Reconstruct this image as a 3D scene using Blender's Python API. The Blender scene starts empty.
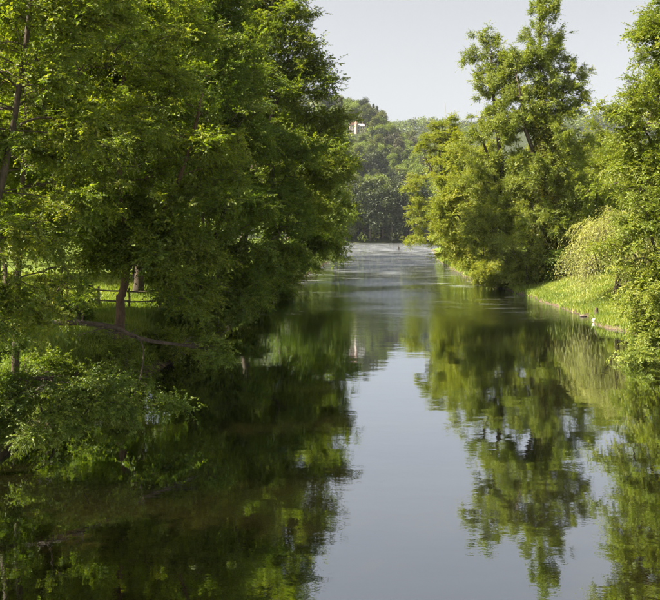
import bpy, bmesh, math
import numpy as np
from mathutils import Vector, Matrix, noise as mnoise

SC = bpy.context.scene
COL = SC.collection
R = math.radians

# ------------------------------------------------------------------ camera
FX, HZ, CH = 797.0, 232.0, 6.0          # focal length in px of the 660 px wide photograph, horizon row, eye height
cd = bpy.data.cameras.new('camera')
cam = bpy.data.objects.new('camera', cd); COL.objects.link(cam)
cam.location = (0, 0, CH); cam.rotation_euler = (R(90), 0, 0)
cd.sensor_fit = 'HORIZONTAL'; cd.sensor_width = 36.0; cd.lens = 36.0 * FX / 660.0
cd.shift_y = -(300 - HZ) / 660.0
cd.clip_start = 0.1; cd.clip_end = 12000
SC.camera = cam

# ------------------------------------------------------------------ sky and sun
SUN_EL, SUN_AZ = 47.0, -101.0            # azimuth measured from +Y (straight ahead) to the right
world = bpy.data.worlds.new('World'); SC.world = world; world.use_nodes = True
wn, wl = world.node_tree.nodes, world.node_tree.links
wn.clear()
w_out = wn.new('ShaderNodeOutputWorld'); w_bg = wn.new('ShaderNodeBackground')
sky = wn.new('ShaderNodeTexSky'); sky.sky_type = 'NISHITA'; sky.sun_disc = False
sky.sun_elevation = R(SUN_EL); sky.sun_rotation = R(SUN_AZ)
sky.air_density = 1.0; sky.dust_density = 3.0; sky.ozone_density = 1.5; sky.altitude = 300
hsv = wn.new('ShaderNodeHueSaturation'); hsv.inputs['Saturation'].default_value = 0.15
hsv.inputs['Value'].default_value = 1.0
wl.new(sky.outputs[0], hsv.inputs['Color']); wl.new(hsv.outputs[0], w_bg.inputs['Color'])
w_bg.inputs['Strength'].default_value = 0.05
wl.new(w_bg.outputs[0], w_out.inputs['Surface'])

sd = bpy.data.lights.new('sun', 'SUN'); sd.energy = 5.0; sd.angle = R(0.55); sd.color = (1.0, 0.90, 0.72)
sun = bpy.data.objects.new('sun', sd); COL.objects.link(sun)
sv = Vector((math.sin(R(SUN_AZ)) * math.cos(R(SUN_EL)), math.cos(R(SUN_AZ)) * math.cos(R(SUN_EL)), math.sin(R(SUN_EL))))
sun.rotation_euler = sv.to_track_quat('Z', 'Y').to_euler()
sun.location = (-60, 20, 80)

SC.view_settings.view_transform = 'Standard'; SC.view_settings.look = 'None'
SC.view_settings.exposure = 1.92; SC.view_settings.gamma = 1.0
SC.render.engine = 'CYCLES'
SC.cycles.max_bounces = 5; SC.cycles.diffuse_bounces = 3; SC.cycles.glossy_bounces = 2
SC.cycles.use_adaptive_sampling = True; SC.cycles.adaptive_threshold = 0.03
SC.cycles.transmission_bounces = 2; SC.cycles.transparent_max_bounces = 4; SC.cycles.volume_bounces = 0
SC.cycles.use_denoising = True

# ------------------------------------------------------------------ helpers
def at(px, py, d):
    return np.array([(px - 330.0) / FX * d, d, CH + (HZ - py) / FX * d])

def link(o, parent=None):
    COL.objects.link(o)
    if parent is not None: o.parent = parent
    return o

def tag(o, label=None, cat=None, group=None, kind=None):
    if label: o['label'] = label
    if cat: o['category'] = cat
    if group: o['group'] = group
    if kind: o['kind'] = kind
    return o

def empty(name, loc, label, cat, group=None):
    o = bpy.data.objects.new(name, None); o.location = [float(v) for v in loc]
    o.empty_display_size = 0.3
    link(o); return tag(o, label, cat, group)

def mesh_np(name, V, F, mats, mi=None, tint=None, smooth=False):
    """V (n,3); F: list of (m,k) int arrays"""
    me = bpy.data.meshes.new(name)
    V = np.asarray(V, dtype=np.float32)
    F = [np.asarray(f, dtype=np.int32) for f in F if len(f)]
    me.vertices.add(len(V)); me.vertices.foreach_set('co', V.ravel())
    loops = np.concatenate([f.ravel() for f in F]); tot = np.concatenate([np.full(len(f), f.shape[1], np.int32) for f in F])
    start = np.concatenate([[0], np.cumsum(tot)[:-1]]).astype(np.int32)
    me.loops.add(len(loops)); me.loops.foreach_set('vertex_index', loops)
    me.polygons.add(len(tot)); me.polygons.foreach_set('loop_start', start)
    for m in (mats if isinstance(mats, (list, tuple)) else [mats]): me.materials.append(m)
    if mi is not None: me.polygons.foreach_set('material_index', np.asarray(mi, np.int32))
    me.polygons.foreach_set('use_smooth', np.full(len(tot), bool(smooth)))
    me.update(calc_edges=True)
    if tint is not None:
        a = me.attributes.new('tint', 'FLOAT', 'FACE'); a.data.foreach_set('value', np.asarray(tint, np.float32))
    return me

def norm(a):
    return a / np.maximum(np.linalg.norm(a, axis=-1, keepdims=True), 1e-9)

# ------------------------------------------------------------------ materials
def new_mat(name):
    m = bpy.data.materials.new(name); m.use_nodes = True
    n, l = m.node_tree.nodes, m.node_tree.links
    n.clear(); out = n.new('ShaderNodeOutputMaterial')
    return m, n, l, out

def ramp(n, stops):
    r = n.new('ShaderNodeValToRGB'); e = r.color_ramp.elements
    while len(e) < len(stops): e.new(0.5)
    for k, (p, c) in enumerate(stops):
        e[k].position = p; e[k].color = (*c, 1) if len(c) == 3 else c
    return r

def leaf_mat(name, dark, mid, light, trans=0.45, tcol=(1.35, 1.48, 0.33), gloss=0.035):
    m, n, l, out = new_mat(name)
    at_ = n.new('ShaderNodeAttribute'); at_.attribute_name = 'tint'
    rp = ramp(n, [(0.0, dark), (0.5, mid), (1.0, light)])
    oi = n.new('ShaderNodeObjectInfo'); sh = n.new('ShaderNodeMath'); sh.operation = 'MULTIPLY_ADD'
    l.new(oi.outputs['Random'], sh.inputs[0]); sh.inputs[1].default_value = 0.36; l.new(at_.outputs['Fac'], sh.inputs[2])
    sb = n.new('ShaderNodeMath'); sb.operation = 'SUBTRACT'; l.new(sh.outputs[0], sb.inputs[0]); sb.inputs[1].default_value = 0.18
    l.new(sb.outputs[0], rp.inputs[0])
    df = n.new('ShaderNodeBsdfDiffuse'); l.new(rp.outputs[0], df.inputs['Color'])
    tc = n.new('ShaderNodeVectorMath'); tc.operation = 'MULTIPLY'
    l.new(rp.outputs[0], tc.inputs[0]); tc.inputs[1].default_value = tcol
    tr = n.new('ShaderNodeBsdfTranslucent'); l.new(tc.outputs[0], tr.inputs['Color'])
    mx = n.new('ShaderNodeMixShader'); mx.inputs[0].default_value = trans
    l.new(df.outputs[0], mx.inputs[1]); l.new(tr.outputs[0], mx.inputs[2])
    gl = n.new('ShaderNodeBsdfGlossy'); gl.inputs['Roughness'].default_value = 0.55
    gl.inputs['Color'].default_value = (0.8, 0.85, 0.8, 1)
    m2 = n.new('ShaderNodeMixShader'); m2.inputs[0].default_value = gloss
    l.new(mx.outputs[0], m2.inputs[1]); l.new(gl.outputs[0], m2.inputs[2])
    l.new(m2.outputs[0], out.inputs[0])
    return m

def rough_mat(name, c1, c2, scale=6.0, rough=0.9, bump=0.3, stretch=(1, 1, 1), c3=None, detail=6):
    m, n, l, out = new_mat(name)
    tc = n.new('ShaderNodeTexCoord'); mp = n.new('ShaderNodeMapping'); mp.inputs['Scale'].default_value = stretch
    l.new(tc.outputs['Object'], mp.inputs[0])
    nz = n.new('ShaderNodeTexNoise'); nz.inputs['Scale'].default_value = scale; nz.inputs['Detail'].default_value = detail
    nz.inputs['Roughness'].default_value = 0.65
    l.new(mp.outputs[0], nz.inputs['Vector'])
    st = [(0.3, c1), (0.7, c2)] if c3 is None else [(0.28, c1), (0.5, c2), (0.72, c3)]
    rp = ramp(n, st); l.new(nz.outputs['Fac'], rp.inputs[0])
    b = n.new('ShaderNodeBsdfPrincipled'); b.inputs['Roughness'].default_value = rough
    b.inputs['Specular IOR Level'].default_value = 0.25
    l.new(rp.outputs[0], b.inputs['Base Color'])
    bp = n.new('ShaderNodeBump'); bp.inputs['Strength'].default_value = bump; bp.inputs['Distance'].default_value = 0.05
    l.new(nz.outputs['Fac'], bp.inputs['Height']); l.new(bp.outputs[0], b.inputs['Normal'])
    l.new(b.outputs[0], out.inputs[0])
    return m

M = {}
M['bark'] = rough_mat('bark', (0.035, 0.027, 0.02), (0.13, 0.10, 0.075), 9, 0.95, 0.9, (1, 1, 0.25))
M['bark_red'] = rough_mat('bark_red', (0.05, 0.032, 0.022), (0.22, 0.14, 0.095), 8, 0.95, 0.9, (1, 1, 0.25))
M['bark_pale'] = rough_mat('bark_pale', (0.16, 0.14, 0.12), (0.36, 0.32, 0.27), 12, 0.9, 0.5, (1, 1, 0.4))
M['twig'] = rough_mat('twig', (0.06, 0.045, 0.03), (0.12, 0.09, 0.06), 5, 0.9, 0.1)
M['ash'] = leaf_mat('leaf_ash', (0.077, 0.115, 0.013), (0.139, 0.186, 0.019), (0.276, 0.279, 0.027), 0.48)
M['alder'] = leaf_mat('leaf_alder', (0.059, 0.100, 0.013), (0.112, 0.163, 0.019), (0.210, 0.236, 0.024), 0.42)
M['hazel'] = leaf_mat('leaf_hazel', (0.078, 0.122, 0.016), (0.144, 0.188, 0.022), (0.290, 0.283, 0.030), 0.5)
M['poplar'] = leaf_mat('leaf_poplar', (0.111, 0.156, 0.023), (0.193, 0.229, 0.029), (0.306, 0.313, 0.039), 0.40, gloss=0.045)
M['maple'] = leaf_mat('leaf_maple', (0.124, 0.164, 0.015), (0.217, 0.242, 0.019), (0.342, 0.320, 0.028), 0.45)
M['ivy'] = leaf_mat('leaf_ivy', (0.091, 0.108, 0.013), (0.207, 0.205, 0.024), (0.493, 0.389, 0.047), 0.25, gloss=0.05)
M['willow'] = leaf_mat('leaf_willow', (0.193, 0.223, 0.054), (0.315, 0.323, 0.082), (0.474, 0.444, 0.136), 0.35, gloss=0.045)
M['oak'] = leaf_mat('leaf_oak', (0.099, 0.144, 0.016), (0.178, 0.217, 0.022), (0.286, 0.284, 0.030), 0.45)
M['fargreen'] = leaf_mat('leaf_far', (0.054, 0.075, 0.018), (0.096, 0.111, 0.022), (0.163, 0.158, 0.030), 0.3)
M['farpale'] = leaf_mat('leaf_far_pale', (0.111, 0.151, 0.024), (0.157, 0.204, 0.030), (0.221, 0.256, 0.038), 0.3)
M['fardark'] = leaf_mat('leaf_far_dark', (0.017, 0.029, 0.010), (0.032, 0.043, 0.013), (0.048, 0.056, 0.016), 0.2)  # on the far bank this darker leaf colour stands in for shade
M['fargrey'] = leaf_mat('leaf_far_grey', (0.060, 0.060, 0.038), (0.095, 0.090, 0.058), (0.125, 0.110, 0.075), 0.1)
M['grass'] = leaf_mat('grass_blade', (0.122, 0.176, 0.017), (0.198, 0.251, 0.023), (0.329, 0.319, 0.041), 0.4, gloss=0.05)
M['dirt'] = rough_mat('dirt', (0.10, 0.07, 0.045), (0.24, 0.17, 0.12), 3, 0.95, 0.6)
M['stone'] = rough_mat('stone', (0.08, 0.06, 0.05), (0.20, 0.155, 0.125), 6, 0.9, 0.5)
M['stone_white'] = rough_mat('stone_white', (0.62, 0.60, 0.56), (0.80, 0.78, 0.74), 10, 0.8, 0.3)
M['fence'] = rough_mat('fence_wood', (0.09, 0.07, 0.05), (0.22, 0.18, 0.14), 8, 0.9, 0.5, (1, 1, 1))
M['peeled'] = rough_mat('peeled_wood', (0.50, 0.42, 0.28), (0.78, 0.74, 0.62), 7, 0.7, 0.3)

# ------------------------------------------------------------------ terrain
XL = np.array([(-400, -10), (0, -9.2), (20, -8.5), (30, -8.3), (39, -6.6), (51, -6.0), (70, -5.4), (90, -4.4), (110, -3), (160, 0),
               (230, 2), (300, 3), (380, 4.5), (425, 2), (450, -4), (3000, -4)], float)
XR = np.array([(-400, 16.5), (0, 16.6), (40, 16.8), (52, 17.6), (75, 18.4), (90, 17.4), (110, 18.3), (140, 20.5), (160, 22), (266, 34),
               (330, 55), (360, 110), (390, 300), (420, 1200), (3000, 1200)], float)
H1 = np.array([(-200, 104), (240, 98), (300, 97), (338, 95), (348, 99), (361, 98), (375, 109), (384, 120), (393, 127), (410, 136), (426, 146), (470, 165), (600, 190), (900, 200)], float)
H2 = np.array([(-200, 150), (300, 138), (380, 126), (395, 123), (417, 121.5), (445, 125), (470, 124), (560, 117), (600, 119), (640, 124), (1000, 150)], float)

def sstep(a, b, x):
    t = np.clip((x - a) / (b - a), 0, 1); return t * t * (3 - 2 * t)

def vnoise(x, y, s, seed=0.0):
    """cheap smooth noise from sines"""
    a = x / s + seed; b = y / s - seed * 1.7
    return (np.sin(a * 1.9 + 1.3 * np.sin(b * 1.1)) + np.sin(b * 2.3 + 1.7 * np.sin(a * 0.9 + 2.0)) + np.sin((a + b) * 1.37 + 0.5)) / 3.0

def water_dist(x, y):
    """positive inside the river (about metres), negative on land"""
    wig = 0.5 * vnoise(x, y, 3.1, 1.0) + 0.15 * vnoise(x, y, 1.1, 4.0)
    xl = np.interp(y, XL[:, 0], XL[:, 1]); xr = np.interp(y, XR[:, 0], XR[:, 1])
    return np.minimum(np.minimum(x - xl, xr - x), 436.0 - y) + wig

def ground_z(x, y):
    x = np.asarray(x, float); y = np.asarray(y, float)
    d = water_dist(x, y)
    left = x < np.interp(y, XL[:, 0], XL[:, 1]) + 6
    bed = -0.25 - 1.3 * sstep(0, 5, d)
    t = -d
    lb = -0.25 + 0.55 * sstep(0, 0.5, t) + 1.35 * sstep(0.3, 2.6, t) + 0.55 * sstep(2.5, 12, t)
    rb = -0.25 + 0.52 * sstep(0, 0.25, t) + 1.40 * sstep(0.1, 5.5, t) + 0.6 * sstep(5.0, 14, t)
    land = np.where(left, lb, rb) + 0.10 * vnoise(x, y, 4.0, 2.0) * sstep(1, 4, t) + 0.04 * vnoise(x, y, 1.3, 6.0) * sstep(0.5, 2, t)
    px1 = x * FX / 900.0 + 330.0
    c1 = CH + (HZ - np.interp(px1, H1[:, 0], H1[:, 1])) / FX * 900.0 - 22.0
    h1 = c1 * sstep(425, 905, y) * (1 - 0.6 * sstep(900, 1200, y))
    px2 = x * FX / 1400.0 + 330.0
    c2 = CH + (HZ - np.interp(px2, H2[:, 0], H2[:, 1])) / FX * 1400.0 - 15.0
    h2 = c2 * sstep(880, 1400, y) * (1 - 0.5 * sstep(1400, 2200, y))
    hill = np.maximum(h1, h2) + vnoise(x, y, 45, 3.0) * 5.0 * sstep(460, 650, y)
    # gentle valley sides far to the left and right
    side = 40 * sstep(120, 600, np.abs(x)) * sstep(-50, 200, y)
    z = np.where(d > 0, bed, land)
    return z + np.where(d > 0, 0, np.maximum(hill, side * (1 - sstep(430, 600, y)) + 0 * hill) * sstep(0, 8, t))

def geo(a, b, n):  # growing steps
    return a + (b - a) * (np.linspace(0, 1, n) ** 2.0)
gx = np.unique(np.concatenate([-geo(60, 3000, 26), np.arange(-60, -22, 2.0), np.arange(-22, 30, 0.5), np.arange(30, 62, 2.0), geo(62, 3000, 26)]))
gy = np.unique(np.concatenate([[-1200, -600, -300, -150], np.arange(-80, 8, 4), np.arange(8, 100, 0.8), np.arange(100, 180, 2.0), np.arange(180, 500, 5.0), np.arange(500, 960, 12.0), geo(960, 6000, 44)]))
GX, GY = np.meshgrid(gx, gy)
GZ = ground_z(GX, GY)
V = np.stack([GX.ravel(), GY.ravel(), GZ.ravel()], 1)
nx, ny = len(gx), len(gy)
i = (np.arange(ny - 1)[:, None] * nx + np.arange(nx - 1)[None, :]).ravel()
Fq = np.stack([i, i + 1, i + 1 + nx, i + nx], 1)

m, n, l, out = new_mat('ground')
geo_n = n.new('ShaderNodeNewGeometry'); sep = n.new('ShaderNodeSeparateXYZ'); l.new(geo_n.outputs['Position'], sep.inputs[0])
nz = n.new('ShaderNodeTexNoise'); nz.inputs['Scale'].default_value = 0.9; nz.inputs['Detail'].default_value = 9; nz.inputs['Roughness'].default_value = 0.7
l.new(geo_n.outputs['Position'], nz.inputs['Vector'])
g1 = ramp(n, [(0.25, (0.055, 0.085, 0.014)), (0.5, (0.115, 0.160, 0.022)), (0.75, (0.190, 0.205, 0.040))]); l.new(nz.outputs['Fac'], g1.inputs[0])
nz2 = n.new('ShaderNodeTexNoise'); nz2.inputs['Scale'].default_value = 6; nz2.inputs['Detail'].default_value = 8
l.new(geo_n.outputs['Position'], nz2.inputs['Vector'])
g2 = ramp(n, [(0.3, (0.05, 0.036, 0.024)), (0.55, (0.12, 0.088, 0.060)), (0.8, (0.22, 0.17, 0.125))]); l.new(nz2.outputs['Fac'], g2.inputs[0])
ad = n.new('ShaderNodeMath'); ad.operation = 'MULTIPLY_ADD'; l.new(nz2.outputs['Fac'], ad.inputs[0]); ad.inputs[1].default_value = 0.9; l.new(sep.outputs['Z'], ad.inputs[2])
mr = n.new('ShaderNodeMapRange'); mr.inputs['From Min'].default_value = 0.55; mr.inputs['From Max'].default_value = 0.78
l.new(ad.outputs[0], mr.inputs['Value'])
mixc = n.new('ShaderNodeMix'); mixc.data_type = 'RGBA'; l.new(mr.outputs[0], mixc.inputs[0]); l.new(g2.outputs[0], mixc.inputs[6]); l.new(g1.outputs[0], mixc.inputs[7])
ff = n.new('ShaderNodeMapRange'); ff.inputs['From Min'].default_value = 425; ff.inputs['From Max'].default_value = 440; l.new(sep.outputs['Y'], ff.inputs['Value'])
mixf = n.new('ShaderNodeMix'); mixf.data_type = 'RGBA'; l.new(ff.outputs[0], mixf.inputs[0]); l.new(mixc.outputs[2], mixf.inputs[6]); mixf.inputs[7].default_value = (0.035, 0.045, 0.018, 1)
b = n.new('ShaderNodeBsdfPrincipled'); b.inputs['Roughness'].default_value = 0.95; b.inputs['Specular IOR Level'].default_value = 0.15
l.new(mixf.outputs[2], b.inputs['Base Color'])
bp = n.new('ShaderNodeBump'); bp.inputs['Strength'].default_value = 0.8; bp.inputs['Distance'].default_value = 0.12
l.new(nz2.outputs['Fac'], bp.inputs['Height']); l.new(bp.outputs[0], b.inputs['Normal']); l.new(b.outputs[0], out.inputs[0])
M['ground'] = m
g = link(bpy.data.objects.new('ground', mesh_np('ground', V, [Fq], M['ground'], smooth=True))); tag(g, kind='structure')

# ------------------------------------------------------------------ river
m, n, l, out = new_mat('river_water')
geo_n = n.new('ShaderNodeNewGeometry'); sep = n.new('ShaderNodeSeparateXYZ'); l.new(geo_n.outputs['Position'], sep.inputs[0])
def wnoise(scale, sx, sy, det=3.0, rough=0.5, dist=0.0):
    mp = n.new('ShaderNodeMapping'); mp.inputs['Scale'].default_value = (sx, sy, 1)
    l.new(geo_n.outputs['Position'], mp.inputs[0])
    t = n.new('ShaderNodeTexNoise'); t.inputs['Scale'].default_value = scale; t.inputs['Detail'].default_value = det
    t.inputs['Roughness'].default_value = rough; t.inputs['Distortion'].default_value = dist
    l.new(mp.outputs[0], t.inputs['Vector']); return t.outputs['Fac']
def math_(op, a, b=None, c=None):
    t = n.new('ShaderNodeMath'); t.operation = op
    for k, v in enumerate((a, b, c)):
        if v is None: continue
        if isinstance(v, (int, float)): t.inputs[k].default_value = v
        else: l.new(v, t.inputs[k])
    return t.outputs[0]
def mapr(v, a, b, c, d_):
    t = n.new('ShaderNodeMapRange'); t.interpolation_type = 'SMOOTHSTEP'
    for k, q in zip(('From Min', 'From Max', 'To Min', 'To Max'), (a, b, c, d_)): t.inputs[k].default_value = q
    l.new(v, t.inputs['Value']); return t.outputs[0]
Yc = sep.outputs['Y']
riffle = mapr(Yc, 38, 130, 0.0, 1.0)
patch = mapr(wnoise(0.05, 0.5, 1.0, 3.0), 0.42, 0.62, 0.15, 1.0)          # patches of broken water
fine = wnoise(2.6, 1.0, 1.6, 3.0, 0.55)
swell = wnoise(0.42, 0.7, 1.5, 2.0, 0.5)
chop = wnoise(1.1, 1.0, 2.0, 4.0, 0.6)
h = math_('MULTIPLY', swell, 0.0065)
h = math_('MULTIPLY_ADD', fine, 0.0012, h)
amp = math_('MULTIPLY', riffle, patch)
h = math_('MULTIPLY_ADD', math_('MULTIPLY', chop, amp), 0.30, h)
bp = n.new('ShaderNodeBump'); bp.inputs['Strength'].default_value = 1.0; bp.inputs['Distance'].default_value = 1.0
l.new(h, bp.inputs['Height'])
fr = n.new('ShaderNodeFresnel'); fr.inputs['IOR'].default_value = 1.7; l.new(bp.outputs[0], fr.inputs['Normal'])
frs = math_('POWER', fr.outputs[0], 0.37)
body_n = wnoise(0.25, 1.0, 1.0, 4.0)
bc = ramp(n, [(0.3, (0.005, 0.005, 0.0018)), (0.7, (0.009, 0.0068, 0.0022))]); l.new(body_n, bc.inputs[0])
# pale streaks on the riffle: froth, and sky glints painted as colour
streak_n = wnoise(0.55, 0.25, 1.0, 6.0, 0.65)
foam_glint = math_('MULTIPLY', mapr(streak_n, 0.46, 0.68, 0.0, 0.75), math_('MULTIPLY', mapr(Yc, 150, 270, 0.0, 1.0), mapr(Yc, 350, 430, 1.0, 0.35)))
sky_glint = math_('MULTIPLY', mapr(wnoise(0.8, 0.22, 1.0, 5.0, 0.6), 0.52, 0.72, 0.0, 0.45), mapr(Yc, 50, 100, 0.0, 1.0))  # sky glints on the nearer ripples, painted as pale colour
foam_glint = math_('MAXIMUM', foam_glint, sky_glint)
shal = math_('MULTIPLY', mapr(math_('MULTIPLY_ADD', wnoise(0.12, 1, 1, 4.0), 4.0, Yc), 20.0, 15.5, 0.0, 1.0), mapr(sep.outputs['X'], -0.5, -3.5, 0.0, 1.0))
bed_c = n.new('ShaderNodeMix'); bed_c.data_type = 'RGBA'; l.new(shal, bed_c.inputs[0]); l.new(bc.outputs[0], bed_c.inputs[6]); bed_c.inputs[7].default_value = (0.016, 0.011, 0.0035, 1)
df = n.new('ShaderNodeBsdfDiffuse'); l.new(bed_c.outputs[2], df.inputs['Color'])
gl = n.new('ShaderNodeBsdfGlossy'); gl.inputs['Roughness'].default_value = 0.008; l.new(bp.outputs[0], gl.inputs['Normal'])
gl.inputs['Color'].default_value = (0.88, 0.93, 1.0, 1)
mx = n.new('ShaderNodeMixShader'); l.new(frs, mx.inputs[0]); l.new(df.outputs[0], mx.inputs[1]); l.new(gl.outputs[0], mx.inputs[2])
fd = n.new('ShaderNodeBsdfDiffuse'); fd.inputs['Color'].default_value = (0.48, 0.51, 0.55, 1); l.new(bp.outputs[0], fd.inputs['Normal'])
mf = n.new('ShaderNodeMixShader'); l.new(foam_glint, mf.inputs[0]); l.new(mx.outputs[0], mf.inputs[1]); l.new(fd.outputs[0], mf.inputs[2])
l.new(mf.outputs[0], out.inputs[0])
M['water'] = m
wv = np.array([(-60, -80, 0), (1300, -80, 0), (1300, 460, 0), (-60, 460, 0)], float)
g = link(bpy.data.objects.new('river', mesh_np('river', wv, [[[0, 1, 2, 3]]], M['water']))); tag(g, kind='structure')

# ------------------------------------------------------------------ tree machinery
def tube(path, rad, sides, rng=None, rough=0.0, cap=True):
    """swept tube as (V, quads)"""
    P = np.asarray(path, float); r = np.asarray(rad, float); k = len(P)
    T = norm(np.gradient(P, axis=0))
    a = np.array([0.0, 0, 1]) if abs(T[0, 2]) < 0.9 else np.array([1.0, 0, 0])
    u = norm(np.cross(T, a)); v = np.cross(T, u)
    th = np.linspace(0, 2 * math.pi, sides, endpoint=False)
    rr = r[:, None] * np.ones(sides)[None]
    if rough and rng is not None:
        lob = 1 + rough * (0.6 * np.sin(th[None] * 3 + rng.uniform(0, 6)) + 0.4 * np.sin(th[None] * 5 + P[:, 2:3] * 0.9)) + rng.normal(0, rough * 0.35, (k, sides))
        rr = rr * lob
    V = P[:, None, :] + rr[:, :, None] * (np.cos(th)[None, :, None] * u[:, None, :] + np.sin(th)[None, :, None] * v[:, None, :])
    i = np.arange(k - 1)[:, None] * sides; j = np.arange(sides)[None]; j2 = (j + 1) % sides
    F = np.stack([i + j, i + j2, i + sides + j2, i + sides + j], 2).reshape(-1, 4)
    return V.reshape(-1, 3), F

class Geo:
    def __init__(s): s.V = []; s.Q = []; s.T = []; s.qi = []; s.ti = []; s.qt = []; s.tt = []; s.n = 0
    def add(s, V, Q=None, T=None, mi=0, qt=None, tt=None):
        if Q is not None and len(Q):
            s.Q.append(np.asarray(Q) + s.n); s.qi.append(np.full(len(Q), mi)); s.qt.append(np.full(len(Q), 0.5) if qt is None else qt)
        if T is not None and len(T):
            s.T.append(np.asarray(T) + s.n); s.ti.append(np.full(len(T), mi)); s.tt.append(np.full(len(T), 0.5) if tt is None else tt)
        s.V.append(V); s.n += len(V)
    def mesh(s, name, mats, smooth=False, origin=None):
        V = np.concatenate(s.V)
        if origin is not None: V = V - np.asarray(origin)
        F = []; mi = []; tn = []
        if s.Q: F.append(np.concatenate(s.Q)); mi.append(np.concatenate(s.qi)); tn.append(np.concatenate(s.qt))
        if s.T: F.append(np.concatenate(s.T)); mi.append(np.concatenate(s.ti)); tn.append(np.concatenate(s.tt))
        return mesh_np(name, V, F, mats, np.concatenate(mi), np.concatenate(tn), smooth)

def leaf_quads(P, A, L, rng, tint, up=0.9, wid=0.30, spread=0.6):
    n = len(P)
    A = norm(A)
    N = norm(np.array([0, 0, up])[None] + rng.normal(0, spread, (n, 3)))
    S = norm(np.cross(A, N)); N = np.cross(S, A)
    L = L[:, None]
    v0 = P; v2 = P + A * L - np.array([0, 0, 1]) * L * 0.12
    mid = P + A * L * 0.48
    v1 = mid + S * L * wid + N * L * 0.07; v3 = mid - S * L * wid + N * L * 0.07
    V = np.stack([v0, v1, v2, v3], 1).reshape(-1, 3)
    i = np.arange(n) * 4
    return V, np.stack([i, i + 1, i + 2, i + 3], 1), tint

def sprays(geo, P, O, rng, ntw, tl, nlf, leaf, droop, horiz, tint_base, twig_r=0.006, up=0.9, wid=0.30, spread=0.6, lvl=1, twig_geo=True, angle=1.0):
    """P (m,3) spray roots, O (m,3) growing direction; ntw twigs of length tl with nlf leaves each"""
    m = len(P)
    if m == 0: return
    P2 = np.repeat(P, ntw, 0); O2 = np.repeat(O, ntw, 0); tb = np.repeat(tint_base, ntw)
    k = len(P2)
    D = norm(O2 * 0.75 + rng.normal(0, 0.62, (k, 3)) * np.array([1, 1, horiz]))
    TL = tl * rng.uniform(0.45, 1.15, k)
    # twigs as slim three sided cones bent by their own weight
    def pos(t): return P2 + D * (TL * t)[:, None] + np.array([0, 0, -1.0]) * (droop * TL * t * t)[:, None]
    t0 = pos(np.zeros(k)); t1 = pos(np.ones(k) * 0.55); t2 = pos(np.ones(k))
    if twig_geo:
        u = norm(np.cross(D, rng.normal(0, 1, (k, 3)))); v = np.cross(D, u)
        rr = twig_r
        ring0 = [t0 + rr * (math.cos(a) * u + math.sin(a) * v) for a in (0, 2.094, 4.189)]
        V = np.stack(ring0 + [t2], 1).reshape(-1, 3); i = np.arange(k) * 4
        T = np.concatenate([np.stack([i, i + 1, i + 3], 1), np.stack([i + 1, i + 2, i + 3], 1), np.stack([i + 2, i, i + 3], 1)])
        geo.add(V, T=T, mi=1)
    # leaves
    idx = np.repeat(np.arange(k), nlf); q = len(idx)
    t = (np.tile(np.arange(nlf), k) + rng.uniform(0.1, 1.0, q)) / nlf
    base = P2[idx] + D[idx] * (TL[idx] * t)[:, None] + np.array([0, 0, -1.0]) * (droop * TL[idx] * t * t)[:, None]
    Sd = norm(np.cross(D[idx], np.array([0, 0, 1.0])) + rng.normal(0, 0.25, (q, 3)))
    sgn = np.where(np.tile(np.arange(nlf), k) % 2 == 0, 1.0, -1.0)[:, None]
    dn = np.array([0, 0, -1.0]) * (2 * droop * t)[:, None]
    A = norm(D[idx] * 0.55 + dn * 0.5 + Sd * sgn * 0.9 * angle + rng.normal(0, 0.30, (q, 3)))
    L = leaf * rng.uniform(0.6, 1.25, q)
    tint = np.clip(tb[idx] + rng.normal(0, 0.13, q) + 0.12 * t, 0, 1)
    V, F, tn = leaf_quads(base, A, L, rng, tint, up, wid, spread)
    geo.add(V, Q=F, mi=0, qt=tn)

def blobs(lobes, dens, rng, shell=0.45):
    """points in a set of ellipsoids (cx,cy,cz,rx,ry,rz[,weight])"""
    out = []
    for lb in lobes:
        c = np.array(lb[:3]); r = np.array(lb[3:6], float); w = lb[6] if len(lb) > 6 else 1.0
        n = max(6, int(dens * w * 4.19 * r[0] * r[1] * r[2]))
        d = norm(rng.normal(0, 1, (n, 3))); u = rng.uniform(0, 1, n) ** shell
        # uneven outline: the radius changes with direction
        bump = 1 + 0.22 * vnoise(d[:, 0] * 3 + c[0], d[:, 1] * 3 + d[:, 2] * 2, 0.9, c[1] * 0.37)
        pts_ = c + d * r * (u * bump)[:, None]
        # gather most points round a few centres so the crown has clumps with gaps between
        k_ = max(3, int(n / 5)); cc = pts_[rng.integers(0, n, k_)]
        mv = rng.uniform(0, 1, n) < 0.66
        q_ = rng.integers(0, k_, n); jit = rng.normal(0, 0.28, (n, 3)) * r.min() * np.array([1, 1, 0.55])
        pts_[mv] = (cc[q_] + jit)[mv]
        out.append(pts_)
    return np.concatenate(out)

def smooth_path(pts, per=6):
    pts = np.asarray(pts, float); t = np.linspace(0, len(pts) - 1, (len(pts) - 1) * per + 1)
    # Catmull-Rom
    res = []
    for v in t:
        i = min(int(v), len(pts) - 2); f = v - i
        p0 = pts[max(i - 1, 0)]; p1 = pts[i]; p2 = pts[i + 1]; p3 = pts[min(i + 2, len(pts) - 1)]
        res.append(0.5 * ((2 * p1) + (-p0 + p2) * f + (2 * p0 - 5 * p1 + 4 * p2 - p3) * f * f + (-p0 + 3 * p1 - 3 * p2 + p3) * f ** 3))
    return np.array(res)

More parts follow.
